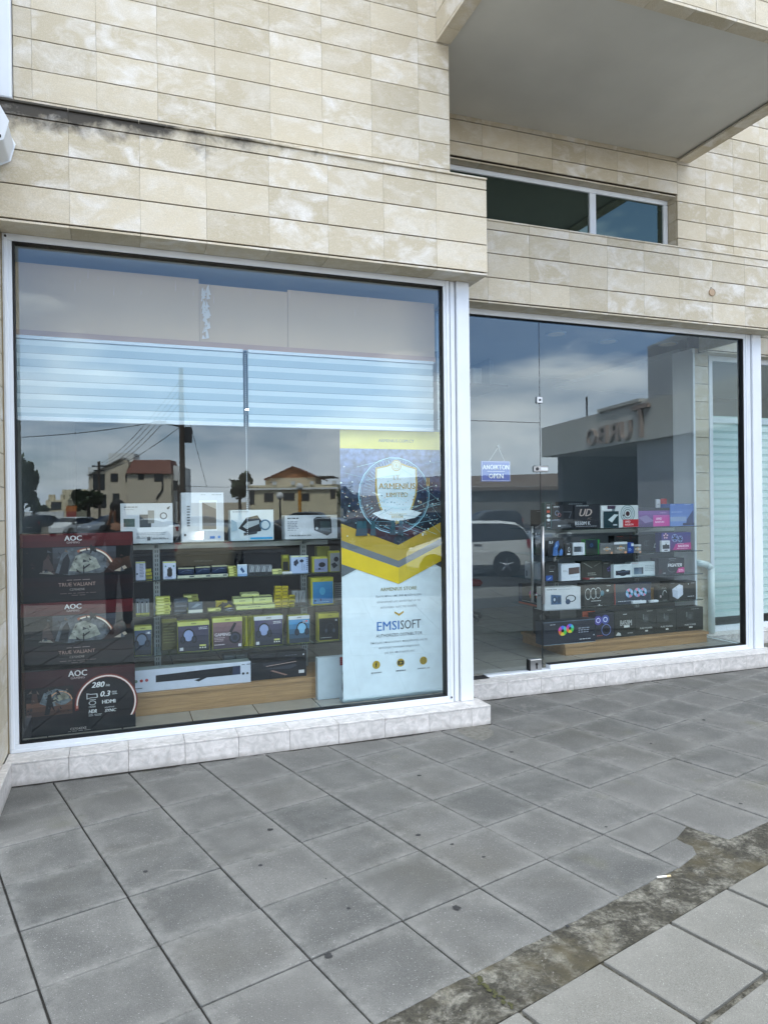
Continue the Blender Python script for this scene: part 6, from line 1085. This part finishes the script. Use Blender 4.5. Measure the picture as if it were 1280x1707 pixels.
rb_('black box with three white ring fans on the fourth right shelf', 466, 650, 574, R4, 5.90, .12, '222423', [('o', .12, .55, .25, .03, 'b5bab8', 0, 360, .62), ('o', .30, .56, .25, .03, 'b5bab8', 0, 360, .62), ('o', .46, .58, .25, .03, 'a5aaa8', 0, 360, .62), ('e', .60, .56, .12, '4c7484', .8), ('l', .22, .22, .3, 1, .06, 'c5c8c6'), ('l', .75, .86, .16, 1, .05, 'b5b8b6'), ('e', .78, .66, .05, 'c9ccc9', 1.4)])
rb_('navy box with three rainbow fans and an orange left edge', 655, 884, 572, R4, 5.90, .12, '27303f', [('r', .0, .0, .015, 1, 'b04a2c'), ('r', .02, .1, .28, .95, '343c42'), ('f', .40, .52, .22, ['a8b8d8', '6a9ac0', 'c87a98', '5aa0b8']*2), ('f', .62, .53, .22, ['a8b8d8', '6a9ac0', 'c87a98', '5aa0b8']*2), ('f', .78, .54, .20, ['a8b8d8', '6a9ac0', 'c87a98', '5aa0b8']*2), ('l', .08, .13, .8, 1, .06, 'b5bcc8'), ('e', .92, .55, .07, '4c5a70', 1.6)])
rb_('narrow brown carton behind the headset box', 888, 930, 604, R4, 6.02, .08, '9a7440', [])
rb_('dark headset box left of the black case box', 931, 996, 598, R4, 5.91, .07, '202322', [('o', .6, .50, .28, .05, 'b5bab8', 20, 200, .7), ('e', .2, .35, .10, 'b5a4a4', .7), ('l', .3, .92, .5, 1, .05, 'b5b8b6'), ('l', .4, .06, .4, 1, .05, 'b5b8b6')])
rb_('black box with a white computer case picture at the right end of the fourth shelf', 1000, 1167, 562, R4, 5.88, .14, '222425', [('p', [(.10, .62), (.36, .86), (.50, .78), (.50, .30), (.30, .08), (.12, .24)], 'c9d0dc'), ('p', [(.10, .62), (.30, .52), (.30, .08), (.12, .24)], 'b0b9c8'), ('e', .25, .68, .02, '1c1e22'), ('l', .06, .92, .15, 1, .04, '8f9294'), ('e', .70, .85, .03, 'c5c8cc'), ('l', .8, .88, .15, 1, .05, 'b5b8bc'), ('l', .66, .18, .26, 1, .06, 'c5c8cc')])
for k, (a, b_) in enumerate(((772, 855), (880, 932))): rb_(['left', 'right'][k]+' flat white label box before the navy fan box', a, b_, 684-k*4, R4, 5.872, .04, 'ccd2d8', [('l', .1, .4, .5, 1, .3, '9aa0a4')])
rb_('small black gadget pack under the three ring fan box', 536, 590, 700, R4, 5.872, .02, '151617', [('e', .45, .5, .28, 'c5c8c6'), ('r', .2, .1, .8, .3, '8d908e')])
# plinth, right
lb(s4, 'black motherboard box with a falcon emblem on the left of the plinth', 142, 250, 728, RP, 4.02, .12, '1d1f20', [('l', .1, .92, .6, 1, .06, 'c5c8c6'), ('p', [(.4, .7), (.6, .85), (.75, .7), (.7, .5), (.55, .45)], '6c6e6c'), ('l', .2, .3, .6, 3, .08, '8d908e')])
rb_('long dark navy carton with two small rainbow fans at the front corner of the plinth', 210, 535, 808, RP, 5.83, .14, '1a1f2c', [('f', .36, .58, .22, RG), ('f', .50, .66, .20, RG), ('l', .12, .86, .08, 1, .06, 'b5b8bc'), ('l', .66, .62, .2, 3, .09, '8d92a0'), ('l', .68, .14, .18, 1, .07, 'c5c8cc'), ('r', .0, .0, 1, .02, '8fa0ac'), ('r', .0, .975, 1, 1, '5a6a7c'), ('e', .96, .3, .03, 'b5b8bc')], side='232c3e')
rb_('black box with a big orange label behind the long navy carton', 452, 534, 744, RP, 6.0, .10, '252726', [('p', [(.02, .55), (.02, .97), (.98, .97), (.98, .86), (.62, .84), (.62, .52)], 'b8583a'), ('l', .15, .82, .6, 1, .05, '5c2a1c')])
rb_('dark box with two violet lit fans and a third dark ring fan', 536, 652, 762, RP, 5.88, .14, '20212a', [('e', .14, .74, .18, '4a3f90'), ('o', .14, .74, .10, .03, 'd0d0f0'), ('e', .52, .76, .18, '3f4a90'), ('o', .52, .76, .10, .03, 'd0d8f0'), ('o', .56, .36, .22, .025, '6a78b0'), ('e', .56, .36, .10, '12131c'), ('l', .05, .14, .4, 1, .06, '9a4040')])
rb_('black motherboard box with big grey letters beside the violet fan box', 655, 784, 748, RP, 5.90, .14, '272824', [('l', .42, .86, .2, 1, .06, 'c9ccc9'), ('t', 'B450M', .55, .54, .22, '9a9c98', .55, 0, .03), ('r', .45, .36, .72, .44, 'c5c8c4'), ('p', [(.05, .08), (.15, .2), (.27, .16), (.3, .06)], 'b5b8b4'), ('l', .62, .12, .3, 1, .08, '8d908c')])
for k, (a, b_, t) in enumerate(((786, 917, 738), (919, 1042, 733), (1044, 1212, 726))):
    rb_(['left', 'middle', 'right'][k]+' one of three dark power supply boxes at the right of the plinth', a, b_, t, RP, 5.91, .16, ('2c2d29', '2e2f2b', '2a2b28')[k], [('l', .55, .92, .35, 1, .05, '8d8f8a'), ('r', .38, .48, .62, .80, '3a3c3a'), ('r', .36, .60, .39, .82, '6d7470'), ('e', .5, .62, .10, '4c504e'), ('t', 'PURE POWER', .5, .27, .07, 'b5b7b2', .6, 0, .01), ('r', .45, .13, .58, .19, 'c5c7c2')], name='power_supply_box')
# left wall niche of the right shop and far furniture
r_ = empty('wall_shelf', (4.4, 8.2, 3.1), 'dark wall shelf with white files high up in the corner behind the glass door', 'wall shelf')
part(MB().box(3.5, 4.66, 8.0, 8.9, 3.105, 3.125, DARKM).box(4.40, 4.44, 8.0, 8.9, 3.126, 3.449, WALLG), 'board', r_)
for k in range(3): tag(MB().box(3.9+.16*k, 4.02+.16*k, 8.1, 8.4, 3.127, 3.34-.05*(k % 2), paint(('9fb0c4', '3b4a60', 'b9c4d0')[k], .6)).build('file_box'), ['pale blue file box on the high wall shelf, leftmost', 'dark blue file box in the middle of the high wall shelf', 'pale file box nearest the upright of the high wall shelf'][k], 'file box', 'file boxes on the high wall shelf')
ch = empty('office_chair', (4.05, 8.2, .14), 'dark red and grey swivel chair seen through the door behind the display', 'chair')
part(MB().box(3.83, 4.27, 7.98, 8.42, .58, .66, paint('6d1420', .6), ch=.03), 'seat', ch); part(MB().box(3.85, 4.25, 8.42, 8.48, .75, 1.2, paint('6d1420', .6), ch=.03), 'backrest', ch); part(MB().tube((4.05, 8.2, .25), (4.05, 8.2, .58), .03, STEEL).box(4.02, 4.08, 8.38, 8.44, .62, .8, DARKM), 'post', ch)
mb = MB()
for k in range(5): a = 2*math.pi*k/5; mb.tube((4.05, 8.2, .26), (4.05+.28*math.cos(a), 8.2+.28*math.sin(a), .2), .018, DARKM, 6); mb.ball((4.05+.28*math.cos(a), 8.2+.28*math.sin(a), .17), .03, .03, .03, DARKM, 8, 6)
part(mb, 'base', ch)
bl = empty('counter', (1.0, 9.0, .14), 'dark counter deep in the left shop behind the shelves', 'counter'); part(MB().box(-.4, 1.9, 8.6, 9.2, 1.05, 1.10, DARKM, ch=.01), 'worktop', bl); part(MB().box(-.35, 1.85, 8.65, 9.15, .141, 1.049, paint('1d1e22', .7)), 'front', bl)
